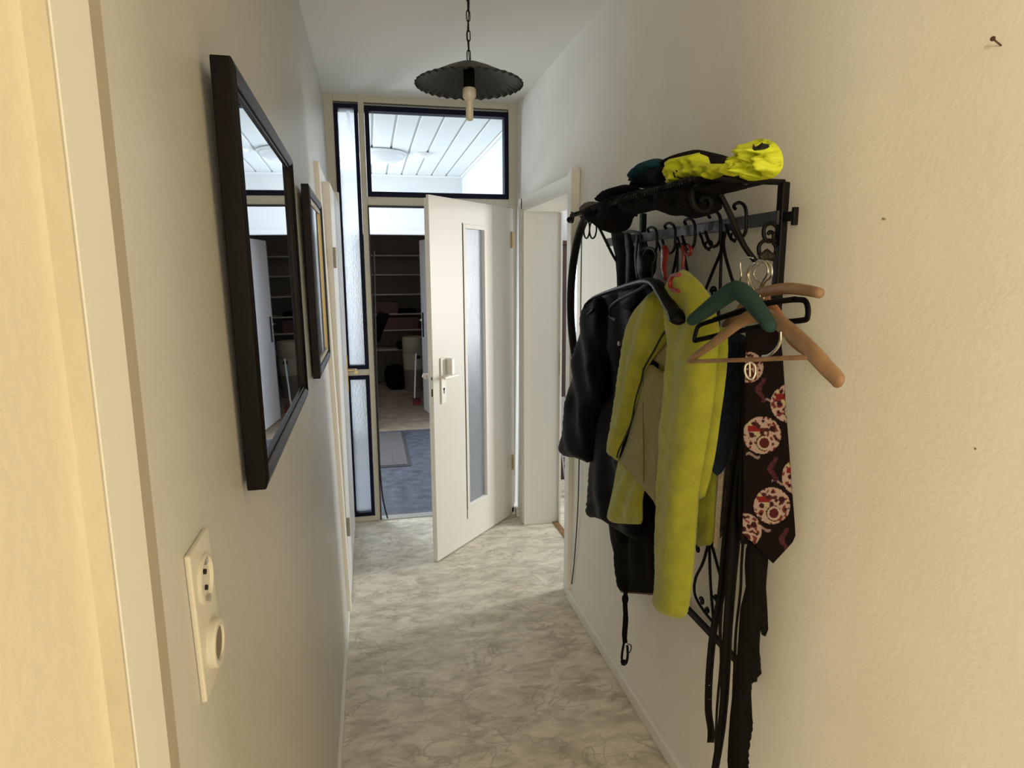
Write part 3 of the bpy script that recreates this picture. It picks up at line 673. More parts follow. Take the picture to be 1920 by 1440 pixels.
# far bracket
m = MB(); rr = [P(x, y, Y=YF+.12) for x, y in ((1108, 400), (1120, 420), (1135, 450), (1150, 480), (1168, 508))]; m.tube(smooth_path(rr, 4), .005, 8)
m.build('scroll_bracket', black, rk, smooth=True)
# hooks: S-shaped
def hook(px0, py0, s, mt=black):
    # main S in plane perpendicular to the wall (X,Z) slightly turned
    o = P(px0, py0, X=XR-.02); m = MB()
    ctr = [(.0, -.0), (-.012, .030), (-.030, .046), (-.048, .040), (-.050, .026), (-.040, .024)]
    low = [(.0, 0), (.0, -.035), (-.012, -.062), (-.034, -.070), (-.052, -.056), (-.050, -.040)]
    f = lambda L_: [o+Vector((a*s*.75, a*s*-.55*(-1), b*s)) for a, b in L_]
    m.tube(smooth_path(f(ctr), 6), .0040, 8); m.tube(smooth_path(f(low), 6), .0040, 8)
    cu = spiral(o+Vector((-.012, .0, -.060)), .018*s, .010*s, .9, math.pi, (0, 1, 0), (0, 0, 1), 20); m.tube(cu, .0032, 8)
    m.build('coat_hook', mt, rk, smooth=True)
def hookp(pts, r=.0042, X=XR-.035):
    m = MB(); m.tube(smooth_path([P(x, y, X=X) for x, y in pts], 6), r, 8); m.build('coat_hook', black, rk, smooth=True)
S0 = [(-7, -23), (-10, -27), (-8, -32), (0, -35), (9, -30), (13, -18), (13, 0), (12, 18), (6, 29), (-2, 31), (-8, 24), (-14, 8), (-15, 2)]
LO = [(-26, 4), (-22, 14), (-18, 26), (-10, 33), (-3, 28), (-6, 19), (-14, 22), (-16, 30), (-8, 36)]
for (hx_, hy_, sc) in ((1386, 415, 1.0), (1338, 431, 1.0), (1292, 440, .85), (1255, 448, .85), (1222, 452, .75)):
    hookp([(hx_+a*sc, hy_+b*sc) for a, b in S0])
    m = MB(); m.tube(smooth_path([P(hx_+a*sc, hy_+2+b*sc, X=XR-.022) for a, b in LO], 5), .0034, 8); m.build('hook_curl', black, rk, smooth=True)
# fan bars and lower lens ornament for each panel
def bars(sets, r=.0042):
    for pts in sets:
        m = MB(); m.tube(smooth_path([P(x, y, X=XR) for x, y in pts], 6), r, 8); m.build('panel_bar', black, rk, smooth=True)
bars([[(1362, 425), (1352, 470), (1338, 505), (1322, 545)], [(1353, 430), (1352, 480), (1350, 550)], [(1356, 430), (1358, 470), (1370, 515), (1380, 545)],
      [(1272, 455), (1268, 480), (1262, 510), (1252, 545)], [(1270, 455), (1270, 500), (1270, 548)], [(1280, 455), (1284, 485), (1292, 520), (1300, 548)],
      [(1328, 1020), (1318, 1055), (1304, 1085), (1303, 1115), (1318, 1143), (1336, 1166)], [(1330, 1020), (1332, 1090), (1338, 1166)],
      [(1334, 1020), (1345, 1060), (1352, 1090), (1350, 1130), (1340, 1166)], [(1330, 560), (1340, 750), (1332, 1020)], [(1348, 550), (1342, 800), (1336, 1020)]])
for c_, r0, tr in (((1316, 1127), .012, 1.3), ((1326, 1143), .010, -1.3), ((1308, 1030), .012, 1.2), ((1345, 1143), .010, 1.2), ((1342, 1120), .010, -1.3)):
    m = MB(); m.tube(spiral(P(*c_, X=XR), r0, .003, tr, 0, (0, 1, 0), (0, 0, 1), 24), .0032, 6); m.build('panel_scroll', black, rk, smooth=True)
m = MB(); m.tube(spiral(P(1338, 548, X=XR), .016, .004, 1.4, 0, (0, 1, 0), (0, 0, 1), 24), .0036, 6); m.build('panel_scroll', black, rk, smooth=True)
# oval mirror
om = thing('oval_mirror', 'oval mirror in a thick black frame hanging beside the coat rack by the right doorway', 'mirror', (.91, 2.5, 1.55))
ring_l = [P(x, y, X=.895) for x, y in ((1101, 428), (1094, 460), (1088, 500), (1086, 545), (1088, 595), (1094, 640))]
yc = 2.49; zc = 1.47; ay2 = .30; az2 = .385
el = [Vector((.893-.03*ay2*math.cos(2*math.pi*i/64), yc+ay2*math.cos(2*math.pi*i/64), zc+az2*math.sin(2*math.pi*i/64))) for i in range(64)]
m = MB(); m.tube(el, .015, 10, closed=True); m.build('frame', black, om, smooth=True)
m = MB(); vs = [Vector((.896, yc, zc))]+[Vector((p.x+.003, p.y, p.z)) for p in el]+[Vector((p.x+.010, p.y, p.z)) for p in el]
m.add(vs, [(0, 1+i, 1+(i+1) % 64) for i in range(64)]+[(1+i, 65+i, 65+(i+1) % 64, 1+(i+1) % 64) for i in range(64)]); m.build('glass', mirror_m, om)
c = P(1100, 430, X=.88); m = MB(); m.tube(spiral(c, .036, .036, 1, 0, (0, 1, 0), (0, 0, 1), 32)[:-1], .0035, 8, closed=True); m.build('hanging_ring', black, om, smooth=True)
# ================================================================== THINGS ON THE HAT SHELF
XS = .70
cl = [(1098, 398), (1112, 385), (1140, 374), (1175, 362), (1215, 352), (1250, 350), (1290, 346), (1340, 344), (1392, 343), (1372, 360), (1345, 366), (1328, 372), (1330, 392), (1312, 408), (1296, 409), (1285, 404), (1268, 405), (1252, 402), (1242, 392), (1205, 400), (1186, 404), (1170, 412), (1162, 436), (1145, 437), (1130, 424), (1112, 409)]
tag(cloth(cl, 'scarf', blk_cloth, X=XS+.02, thick=.05, back=.05, amp=.02, res=6, nscale=.05, folds=((40, .006, .5, 0),)), 'heap of black clothing hanging over the front bar of the hat shelf', 'clothing')
cl = [(1126, 372), (1140, 360), (1156, 350), (1172, 346), (1186, 348), (1198, 356), (1180, 368), (1150, 378), (1132, 382)]
tag(cloth(cl, 'cap', blk_cloth, X=XS+.05, thick=.06, back=.05, res=5, amp=.01), 'black cap on the far end of the hat shelf', 'cap')
t = MB(); t.tube(smooth_path([P(x, y, X=XS+.05) for x, y in ((1126, 376), (1124, 366), (1130, 359))], 4), .003, 6); t.tube(smooth_path([P(x, y, X=XS+.05) for x, y in ((1130, 372), (1140, 364), (1146, 366), (1134, 374))], 4), .003, 6)
tag(t.build('wire_hook', black, smooth=True), 'small bent black wire hook beside the black cap on the shelf', 'hook')
cl = [(1088, 396), (1092, 384), (1104, 378), (1122, 379), (1140, 384), (1120, 392), (1100, 400)]
tag(cloth(cl, 'net_bag', mat('grey_brown_net', (.09, .075, .055), .9, bump=.6, bscale=150), X=XS+.03, thick=.02, back=.02, res=4, edge=8), 'greyish net cloth draped on the far tip of the hat shelf', 'cloth')
cl = [(1088, 408), (1100, 398), (1130, 390), (1160, 382), (1160, 396), (1130, 408), (1100, 413)]
tag(cloth(cl, 'glove', mat('maroon_grey_cloth', (.02, .012, .014), .85, spec=.1, bump=.5), X=XS, thick=.02, back=.02, res=4, edge=7), 'dark maroon folded cloth under the net cloth at the shelf tip', 'cloth')
cl = [(1184, 343), (1188, 334), (1197, 322), (1205, 309), (1214, 303), (1220, 299), (1232, 297), (1243, 299), (1250, 305), (1247, 318), (1232, 328), (1210, 336), (1193, 344)]
tag(cloth(cl, 'hat', teal, X=XS+.08, thick=.05, back=.06, res=4, amp=.018, nscale=.07), 'teal knitted hat lying on top of the hat shelf', 'hat')
cl = [(1190, 348), (1215, 330), (1240, 312), (1260, 306), (1300, 310), (1340, 310), (1390, 318), (1405, 335), (1390, 346), (1330, 348), (1260, 350), (1215, 354)]
tag(cloth(cl, 'jumper', blk_cloth, X=XS+.10, thick=.06, back=.05, res=6, amp=.02), 'folded black jumper between the teal hat and the hi-vis vest', 'jumper')
cl = [(1262, 300), (1280, 288), (1300, 281), (1318, 282), (1335, 290), (1350, 300), (1364, 308), (1345, 320), (1300, 322), (1268, 318)]
tag(cloth(cl, 'felt_hat', mat('black_felt', (.008, .006, .006), .95, spec=.1), X=XS+.12, thick=.06, back=.08, res=5), 'rounded black felt hat behind the hi-vis vest', 'hat')
cl = [(1246, 318), (1247, 304), (1256, 298), (1285, 292), (1312, 286), (1316, 303), (1335, 307), (1358, 307), (1378, 299), (1391, 288), (1400, 291), (1404, 308), (1395, 318), (1386, 324), (1376, 331), (1362, 329), (1352, 326), (1340, 330), (1335, 337), (1315, 334), (1300, 331), (1280, 336), (1262, 344), (1252, 347), (1248, 334)]
vt = thing('hi_vis_vest', 'crumpled fluorescent yellow safety vest on the near end of the hat shelf', 'vest', (XS, 1.45, 1.8))
cloth(cl, 'front_panel', hivis, vt, X=XS, thick=.012, back=.03, res=3.5, amp=.022, nscale=.10, rnd=1, edge=9)
cl = [(1388, 322), (1386, 300), (1391, 288), (1400, 276), (1407, 268), (1416, 262), (1432, 260), (1450, 266), (1462, 278), (1468, 296), (1467, 315), (1458, 328), (1448, 334), (1425, 338), (1404, 339), (1397, 330)]
cp = cloth(cl, 'crumpled_panel', hivis, vt, X=XS+.03, thick=.028, back=.012, res=3, amp=.050, nscale=.085, rnd=2, edge=14)
cl = [(1411, 283), (1413, 270), (1416, 276), (1422, 273), (1430, 267), (1431, 271), (1424, 279), (1414, 283)]
cloth(cl, 'neck_opening', dark_hole, cp, X=XS-.012, thick=.004, back=.02, res=2, edge=3, rnd=1, amp=0)
m = MB(); m.tube(smooth_path([P(x, y, X=XS-.012) for x, y in ((1266, 333), (1263, 325), (1266, 320), (1270, 322), (1269, 330), (1275, 334), (1284, 335))], 4), .0012, 6); m.build('loose_thread', blk_cloth, vt)
# ================================================================== GARMENTS
def tubep(mb, pts, r, X, n=8, sm=5, **k): mb.tube(smooth_path([P(x, y, X=X) for x, y in pts], sm), r, n, **k)
# far long dark coat (under the raincoat)
cl = [(1146, 436), (1176, 440), (1192, 470), (1196, 540), (1204, 556), (1232, 600), (1240, 760), (1238, 980), (1233, 1060), (1232, 1113), (1200, 1112), (1163, 1108), (1156, 1085), (1152, 1040), (1140, 970), (1150, 800), (1155, 650), (1158, 560), (1154, 480)]
lc = thing('long_coat', 'long dark brown coat hanging furthest back, its hem below the raincoat', 'coat', (.86, 2.0, .7))
cloth(cl, 'body', dk_brown, lc, X=.852, thick=.02, back=.008, res=8, folds=((38, .008, .05, 0),), amp=.008)
cl = [(1150, 984), (1158, 978), (1166, 1000), (1160, 1020), (1153, 1010)]; cloth(cl, 'pocket_flap', dk_brown, lc, X=.82, thick=.008, back=.003, res=4, edge=5)
m = MB(); m.tube([P(1164, 1110, X=.825), P(1232, 1115, X=.825)], .0022, 6); m.build('hem_piping', mat('maroon_piping', (.08, .01, .01), .6), lc)
# raincoat
rc = thing('raincoat', 'black shiny rubberised raincoat hanging at the far end of the rack', 'raincoat', (.79, 2.0, .9))
cl = [(1130, 552), (1165, 540), (1200, 530), (1232, 540), (1246, 560), (1240, 640), (1235, 760), (1225, 880), (1215, 1000), (1195, 1012), (1170, 1002), (1145, 985), (1132, 976), (1115, 970), (1100, 965), (1103, 915), (1106, 870), (1112, 820), (1124, 760), (1128, 680), (1126, 600)]
rb_ = cloth(cl, 'body', rain, rc, X=.80, thick=.028, back=.02, res=7, folds=((46, .009, .08, .4),), amp=.012)
cl = [(1100, 574), (1112, 562), (1128, 555), (1136, 575), (1140, 640), (1136, 700), (1128, 750), (1118, 790), (1112, 830), (1107, 866), (1094, 864), (1078, 858), (1056, 854), (1052, 832), (1060, 790), (1068, 745), (1076, 700), (1086, 640), (1094, 600)]
cloth(cl, 'sleeve', rain, rc, X=.765, thick=.035, back=.03, res=6, folds=((30, .008, .15, 1),), amp=.010)
cl = [(1160, 548), (1185, 536), (1210, 534), (1200, 560), (1180, 580), (1166, 575)]; cloth(cl, 'collar', rain, rc, X=.75, thick=.012, back=.006, res=5, edge=7)
for px, py in ((1162, 644), (1148, 795), (1205, 545)):
    m = MB(); c = P(px, py, X=.752); m.lathe([(.001, 0), (.0045, 0), (.0045, .002), (.007, .002), (.007, 0), (.0072, -.003), (.001, -.003)], c+Vector((-.002, 0, 0)), 16, 'X'); m.build('button', mat('horn_button', (.28, .22, .17), .4), rb_, smooth=True)
# umbrella / strap below
um = thing('umbrella', 'slim folded black umbrella hanging with its looped handle down below the coats', 'umbrella', (.86, 1.8, .6))
m = MB(); pts = [(1174, 1090), (1173, 1112), (1172, 1130), (1173, 1160), (1171, 1190), (1172, 1205)]; m.tube(smooth_path([P(x, y, X=.82) for x, y in pts], 4), [.011, .011]+[.008]*4+[.012]*2+[.009]*4+[.010]*5+[.009]*4, 8)
m.build('canopy', blk_cloth, um, smooth=True)
m = MB(); rr = [P(x, y, X=.82) for x, y in ((1171, 1200), (1168, 1215), (1166, 1232), (1168, 1245), (1174, 1243), (1177, 1228), (1176, 1210))]; m.tube(smooth_path(rr, 4), .0045, 8); m.tube([P(1168, 1238, X=.82), P(1170, 1246, X=.82)], .010, 8); m.build('strap_loop', leather, um, smooth=True)
m = MB(); rr = [P(x, y, X=.82) for x, y in ((1177, 1207), (1183, 1210), (1183, 1218), (1180, 1224))]; m.tube(smooth_path(rr, 4), .0018, 6); m.build('wire_tip', black, um, smooth=True)
# lime jacket
lj = thing('velour_jacket', 'lime green velour jacket hanging open in the middle of the rack', 'jacket', (.74, 1.6, .9))
cl = [(1230, 600), (1262, 600), (1345, 620), (1366, 640), (1360, 720), (1350, 800), (1345, 880), (1340, 960), (1338, 1015), (1322, 1023), (1303, 1018), (1305, 940), (1300, 880), (1260, 800), (1240, 700)]
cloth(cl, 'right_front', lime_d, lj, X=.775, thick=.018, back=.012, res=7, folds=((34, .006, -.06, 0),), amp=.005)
cl = [(1160, 862), (1176, 850), (1200, 850), (1225, 860), (1222, 900), (1208, 920), (1204, 945), (1204, 978), (1196, 983), (1170, 982), (1150, 980), (1139, 972), (1140, 958), (1150, 915)]
cloth(cl, 'left_cuff', lime, lj, X=.757, thick=.014, back=.02, res=6, folds=((30, .005, -.4, 0),), amp=.006)
cl = [(1222, 548), (1232, 544), (1246, 552), (1256, 566), (1264, 600), (1250, 640), (1226, 670), (1210, 700), (1199, 738), (1188, 775), (1172, 818), (1162, 850), (1158, 864), (1148, 856), (1139, 846), (1148, 800), (1156, 750), (1163, 700), (1172, 650), (1184, 606), (1202, 574)]
ls_ = cloth(cl, 'left_sleeve', lime, lj, X=.735, thick=.030, back=.02, res=6, folds=((28, .006, -.25, .7), (60, .006, -.2, 0)), amp=.006)
cl = [(1218, 684), (1232, 690), (1250, 700), (1262, 690), (1264, 760), (1256, 850), (1240, 955), (1225, 938), (1200, 908), (1180, 884), (1163, 868), (1175, 830), (1192, 770), (1204, 720)]
ln_ = cloth(cl, 'lining', khaki, lj, X=.738, thick=.012, back=.008, res=7, folds=((44, .003, -.1, 0),), amp=.006)
cl = [(1258, 596), (1264, 610), (1266, 680), (1262, 692), (1246, 688), (1226, 676), (1222, 668), (1240, 640)]
cloth(cl, 'inner_collar', khaki, lj, X=.75, thick=.012, back=.008, res=5, amp=.006)
cl = [(1270, 512), (1284, 506), (1296, 514), (1312, 530), (1332, 560), (1340, 590), (1346, 625), (1344, 680), (1338, 740), (1328, 810), (1318, 870), (1308, 930), (1303, 1000), (1299, 1060), (1294, 1110), (1287, 1150), (1278, 1160), (1256, 1155), (1238, 1142), (1230, 1126), (1235, 1090), (1236, 1000), (1238, 940), (1243, 860), (1250, 780), (1258, 700), (1262, 640), (1255, 580), (1250, 540)]
cloth(cl, 'right_sleeve', lime, lj, X=.715, thick=.034, back=.02, res=6, folds=((46, .004, -.11, .5), (90, .005, -.1, 0)), amp=.005)
cl = [(1338, 622), (1364, 622), (1362, 700), (1350, 790), (1340, 860), (1322, 930), (1308, 925), (1316, 870), (1328, 800), (1340, 720)]
cloth(cl, 'front_edge', lime, lj, X=.735, thick=.014, back=.008, res=5, edge=8, amp=.004)
m = MB(); tubep(m, ((1262, 600), (1240, 632), (1226, 658), (1208, 690), (1203, 712), (1192, 748), (1184, 790), (1172, 820), (1160, 845), (1157, 858)), .0026, .700); m.build('zip', dark_hole, ls_, smooth=True)
m = MB(); tubep(m, ((1205, 690), (1206, 740), (1206, 800), (1207, 850), (1207, 905)), .0014, .7245); m.build('seam', mat('seam_khaki', (.12, .11, .04), .9), ln_, smooth=True)
# fringe on jacket edge
m = MB()
for i in range(46):
    y = 882+i*3.1; x = 1352-(y-882)*.08; a = P(x, y, X=.77); m.tube([a, a+Vector((-.002, -.008-random.random()*.008, -.006+random.random()*.008))], .0012, 4)
tubep(m, ((1352, 880), (1348, 940), (1344, 1000), (1342, 1025)), .006, .78); m.build('fringe', lace, lj)
# red hanger
rh = thing('red_clothes_hanger', 'red plastic hanger whose hooks show above the lime jacket', 'hanger', (.8, 1.65, 1.55))
m = MB(); tubep(m, ((1290, 460), (1296, 468), (1292, 478), (1283, 470), (1280, 462), (1282, 480), (1280, 505)), .0045, .80); m.build('hook', red_pl, rh, smooth=True)
cl = [(1241, 462), (1250, 460), (1254, 475), (1250, 500), (1252, 520), (1246, 526), (1240, 505), (1239, 480)]; cloth(cl, 'ribbon', red_pl, rh, X=.80, thick=.006, back=.003, res=4, edge=5)
m = MB(); tubep(m, ((1274, 515), (1262, 517), (1256, 530), (1260, 542), (1272, 546)), .0050, .672); m.build('strap_hook', red_pl, rh, smooth=True)
# black plastic hanger over the raincoat
bh = thing('black_clothes_hanger', 'broad shouldered black plastic hanger carrying the raincoat', 'hanger', (.72, 1.8, 1.5))
m = MB(); rr = smooth_path([P(x, y, X=X_) for x, y, X_ in ((1097, 572, .75), (1110, 560, .745), (1130, 551, .74), (1160, 541, .73), (1190, 532, .72), (1215, 527, .70), (1232, 533, .69), (1245, 552, .68), (1258, 575, .67), (1268, 590, .665), (1272, 606, .66))], 5)
m.tube(rr, [.005+.013*min(1, (i/len(rr))*1.6)*(1 if i < len(rr)*.85 else 1.15)*er(i, len(rr)) for i in range(len(rr))], 10, flat=.6, up=(0, 0, 1)); m.build('shoulder_bar', black_pl, bh, smooth=True)
m = MB(); tubep(m, ((1218, 530), (1195, 545), (1165, 560), (1148, 572), (1143, 585), (1146, 595), (1155, 600)), .0045, .70); m.build('wire_bar', black_pl, bh, smooth=True); m = MB(); tubep(m, ((1097, 572), (1094, 582), (1100, 590), (1112, 580)), .0035, .735); m.build('wire_bar', black_pl, bh, smooth=True)
m = MB(); tubep(m, ((1222, 530), (1224, 500), (1230, 485), (1228, 470), (1215, 465), (1207, 478)), .0035, .75); m.build('hook', black, bh, smooth=True)
# cluster of dark straps between mirror and jacket
def strap(pts, wpx, name, mt, label, cat, X, group=None, th=.003, n=None):
    cl = [(x-wpx/2, y) for x, y in pts]+[(x+wpx/2, y) for x, y in reversed(pts)]
    o = cloth(cl, name, mt, None, X=X, thick=th, back=th, res=5, edge=4, amp=.001)
    return tag(o, label, cat, group)
t = thing('strap_bundle', 'bunch of black straps and buckles on the far hooks above the raincoat', 'strap', (.84, 2.0, 1.6))
for pts, wp in ((((1177, 440), (1180, 480), (1178, 540)), 12), (((1196, 442), (1192, 480), (1196, 520)), 6), (((1205, 470), (1200, 500), (1206, 530)), 9)):
    cl = [(x-wp/2, y) for x, y in pts]+[(x+wp/2, y) for x, y in reversed(pts)]; cloth(cl, 'strap', leather, t, X=.83, thick=.004, back=.004, res=5, edge=4, amp=.002)
m = MB(); tubep(m, ((1172, 436), (1185, 434), (1200, 438), (1203, 446)), .005, .83); m.build('buckle', black, t, smooth=True)
cl = [(1202, 470), (1212, 462), (1224, 470), (1231, 490), (1229, 510), (1218, 524), (1204, 522), (1198, 500)]
tag(cloth(cl, 'pouch', leather, X=.80, thick=.03, back=.01, res=5), 'small black pouch hanging just left of the red hanger', 'pouch')
# ================================================================== FREE HANGERS on the near bracket
HP = P(1420, 492, Y=YP)   # where they hang
def steel_hook(name, pts, par, X, r=.0019): m = MB(); tubep(m, pts, r, X, 8, 6); return m.build(name, steel, par, smooth=True)
gh = thing('green_clothes_hanger', 'dark green flocked hanger with sloping shoulders, frontmost of the free hangers', 'hanger', (.66, 1.1, 1.55))
rr = smooth_path([P(x, y, X=.645+.03*min(1, (x-1290)/90)) for x, y in ((1291, 605), (1310, 592), (1330, 577), (1350, 562), (1368, 549), (1380, 544), (1392, 549), (1408, 564), (1425, 585), (1438, 603), (1449, 620))], 5)
n_ = len(rr); m = MB(); m.tube(rr, [(.0075+.0105*math.sin(math.pi*min(1, .12+.80*i/n_)))*er(i, n_) for i in range(n_)], 12, flat=1.0, up=(0, 0, 1)); m.build('shoulder_bar', green_pl, gh, smooth='all')
steel_hook('hook', ((1380, 545), (1386, 530), (1390, 515), (1388, 500), (1390, 488), (1402, 482), (1412, 484)), gh, .69, .0014)
# wooden hanger with trouser bar
w1 = thing('wooden_clothes_hanger', 'large pale wooden hanger with a trouser bar, lowest of the free hangers', 'hanger', (.68, 1.1, 1.4))
rr = smooth_path([P(x, y, X=X_) for x, y, X_ in ((1289, 677, .655), (1320, 656, .665), (1352, 632, .68), (1385, 606, .70), (1410, 592, .71), (1440, 594, .715), (1470, 612, .71), (1500, 638, .705), (1530, 668, .70), (1550, 690, .70), (1566, 706, .70), (1578, 722, .70))], 5)
n_ = len(rr); m = MB(); m.tube(rr, [(.007+.009*math.sin(math.pi*min(1, .0+.78*i/n_)))*er(i, n_) for i in range(n_)], 12, flat=.5, up=(1, 0, 0)); m.build('shoulder_bar', wood_h, w1, smooth='all')
m = MB(); m.tube([P(1290, 678, X=.655), P(1420, 674, X=.68), P(1528, 669, X=.70)], .0042, 10); m.build('trouser_bar', wood_h, w1, smooth=True)
steel_hook('hook', ((1418, 580), (1424, 560), (1426, 540), (1432, 525), (1440, 510), (1436, 495), (1426, 488), (1416, 494)), w1, .74, .0022)
w2 = thing('wooden_clothes_hanger', 'curved wooden hanger arching above the black trouser hanger', 'hanger', (.74, 1.1, 1.55))
rr = smooth_path([P(x, y, X=X_) for x, y, X_ in ((1355, 612, .78), (1380, 590, .77), (1400, 566, .76), (1420, 552, .75), (1450, 544, .745), (1480, 541, .74), (1510, 544, .735), (1530, 548, .73), (1542, 552, .73))], 5)
n_ = len(rr); m = MB(); m.tube(rr, [(.006+.0045*math.sin(math.pi*min(1, .1+.75*i/n_)))*er(i, n_) for i in range(n_)], 12, flat=1.0, up=(0, 0, 1)); m.build('shoulder_bar', wood_h, w2, smooth='all')
steel_hook('hook', ((1428, 552), (1434, 530), (1446, 518), (1446, 500), (1434, 490), (1424, 494)), w2, .745, .0022)
w3 = thing('wooden_clothes_hanger', 'reddish wooden hanger seen through the loop of the black trouser hanger', 'hanger', (.78, 1.15, 1.5))
rr = smooth_path([P(x, y, X=.80) for x, y in ((1380, 600), (1400, 575), (1425, 562), (1445, 575), (1458, 592), (1472, 615), (1490, 640), (1515, 660), (1545, 690))], 5)
n_ = len(rr); m = MB(); m.tube(rr, [(.010+.004*math.sin(math.pi*i/n_))*er(i, n_) for i in range(n_)], 12, flat=.5, up=(1, 0, 0)); m.build('shoulder_bar', mat('hanger_wood_red', (.34, .15, .07), .4, var=.25, vscale=30), w3, smooth='all')
steel_hook('hook', ((1425, 562), (1420, 545), (1408, 530), (1404, 512), (1412, 498), (1420, 494)), w3, .79, .0018)
# black trouser hanger
b3 = thing('trouser_hanger', 'black rectangular loop trouser hanger between the green and wooden hangers', 'hanger', (.72, 1.1, 1.5))
m = MB(); lp_ = [(1302, 638), (1305, 622), (1312, 610), (1340, 600), (1380, 588), (1430, 572), (1470, 564), (1500, 562), (1511, 566), (1515, 580), (1514, 594), (1508, 600), (1470, 604), (1440, 608), (1400, 618), (1350, 628), (1310, 637)]
m.tube(smooth_path([P(x, y, X=.668+.067*min(1, (x-1300)/140)) for x, y in lp_], 4, True), .0052, 8, closed=True, flat=.8); m.tube([P(1340, 598, X=.688), P(1430, 568, X=.735), P(1490, 560, X=.735)], .0085, 8, flat=.5); m.build('loop', black_pl, b3, smooth=True)
steel_hook('hook', ((1412, 575), (1414, 548), (1406, 530), (1402, 515), (1408, 500), (1418, 494)), b3, .75, .0018)
for k, (pts, lab) in enumerate(((((1410, 560), (1404, 535), (1401, 515), (1405, 500), (1414, 493)), 'thin wire hanger hook at the left of the hook cluster'),
                        (((1432, 560), (1430, 535), (1422, 528), (1413, 515), (1418, 500), (1426, 495)), 'bright steel hanger hook in the middle of the hook cluster'))):
    tag(steel_hook('hanger_hook', pts, None, .76+.02*k, .0018), lab, 'hook')
# big steel ring below green hanger
m = MB(); tubep(m, ((1464, 622), (1463, 640), (1455, 655), (1442, 666), (1430, 668)), .0028, .70)
tag(m.build('metal_ring', steel, smooth=True), 'open steel ring below the green hanger tip', 'ring')
# ================================================================== TIES AND BELTS
YTI = 1.17
def tie_col(x, y):
    base = (.006, .003, .003)
    for (cx, cy, r) in ((1479, 756, 36), (1427, 815, 35), (1500, 893, 36), (1445, 947, 34), (1393, 994, 33), (1400, 688, 29)):
        dx, dy = (x-cx)/r, (y-cy)/r; d = math.hypot(dx, dy)
        if d < 1:
            dd = math.hypot(dx-.12, dy-.42)
            if dd < .27: return (.06, .010, .012)
            if dd < .38: return (.32, .24, .20)
            if dd < .44 and dx < .2: return (.03, .01, .01)
            for (sx, sy, sr) in ((-.45, -.62, .11), (.05, -.75, .09), (.0, -.1, .12), (-.55, .0, .14), (.75, .2, .09), (.55, -.35, .17), (.25, -.28, .1), (-.6, .45, .1), (-.2, -.45, .12)):
                if math.hypot(dx-sx, dy-sy) < sr: return (.03, .008, .012)
            if -.75 < dx < -.1 and -.5 < dy < -.2: return (.14, .012, .012)
            if -.35 < dx-dy*.7 < -.15 and dy < .3: return (.30, .27, .15)
            n = noise.noise(Vector((x*.11, y*.11, 2.2)))
            if n > .24: return (.11, .02, .02)
            if n < -.30: return (.06, .015, .015)
            return (.30, .22, .19)
    for (cx, cy) in ((1425, 720), (1447, 868), (1468, 1000)):
        dx, dy = x-cx, y-cy
        if -12 < dy < 34 and abs(dx+5*math.sin(dy*.16)) < 6-abs(dy-10)*.1: return (.06, .016, .024) if noise.noise(Vector((x*.2, y*.2, 1))) > -.1 else (.03, .01, .012)
    for (cx, cy) in ((1443, 752), (1410, 853), (1458, 903), (1430, 990)):
        if abs(x-cx) < 13 and abs(y-cy-4*math.sin((x-cx)*.2)) < 2.5: return (.18, .13, .12)
    return base
tm = bpy.data.materials.new('printed_silk'); tm.use_nodes = True; nt = tm.node_tree
ca = nt.nodes.new('ShaderNodeVertexColor'); ca.layer_name = 'Pattern'; nt.links.new(ca.outputs[0], nt.nodes['Principled BSDF'].inputs['Base Color']); nt.nodes['Principled BSDF'].inputs['Roughness'].default_value = .8; nt.nodes['Principled BSDF'].inputs['Specular IOR Level'].default_value = .08
tt = thing('necktie', 'wide dark necktie printed with pale round medallions, hanging by the near post', 'necktie', (.85, YTI, .9))
cl = [(1398, 612), (1432, 606), (1462, 612), (1468, 680), (1473, 760), (1479, 840), (1485, 920), (1490, 985), (1491, 1004), (1486, 1016), (1468, 1036), (1449, 1056), (1432, 1040), (1412, 1018), (1392, 1000), (1393, 940), (1393, 860), (1395, 780), (1397, 690)]
o = cloth(cl, 'blade', tm, tt, Y=YTI, thick=.004, back=.003, res=1.6, edge=5, amp=.0015, rnd=1, colour=tie_col)
cl = [(1428, 1000), (1438, 1004), (1440, 1050), (1436, 1100), (1440, 1180), (1428, 1190), (1420, 1140), (1424, 1060)]
tag(cloth(cl, 'tie', dk_brown, Y=YTI+.03, thick=.004, back=.003, res=4, edge=4), 'narrow dark brown tie tail behind the medallion necktie', 'necktie')
cl = [(1362, 632), (1385, 625), (1402, 640), (1400, 700), (1396, 770), (1384, 800), (1372, 840), (1362, 872), (1344, 892), (1330, 866), (1334, 800), (1340, 740), (1345, 690), (1352, 655)]
tag(cloth(cl, 'necktie', navy_cloth, Y=1.27, thick=.004, back=.003, res=5, edge=5, amp=.002), 'navy blue pointed necktie between the lime jacket and the black belts', 'necktie')
cl = [(1372, 690), (1392, 700), (1390, 800), (1382, 900), (1375, 960), (1350, 1010), (1352, 960), (1358, 900), (1362, 860), (1370, 780)]
tag(cloth(cl, 'patterned_tie', mat('red_blue_print', (.05, .03, .04), .7, var=.9, vscale=70), Y=1.35, thick=.003, back=.002, res=5, edge=4), 'dim red and blue printed tie behind the navy necktie', 'necktie')
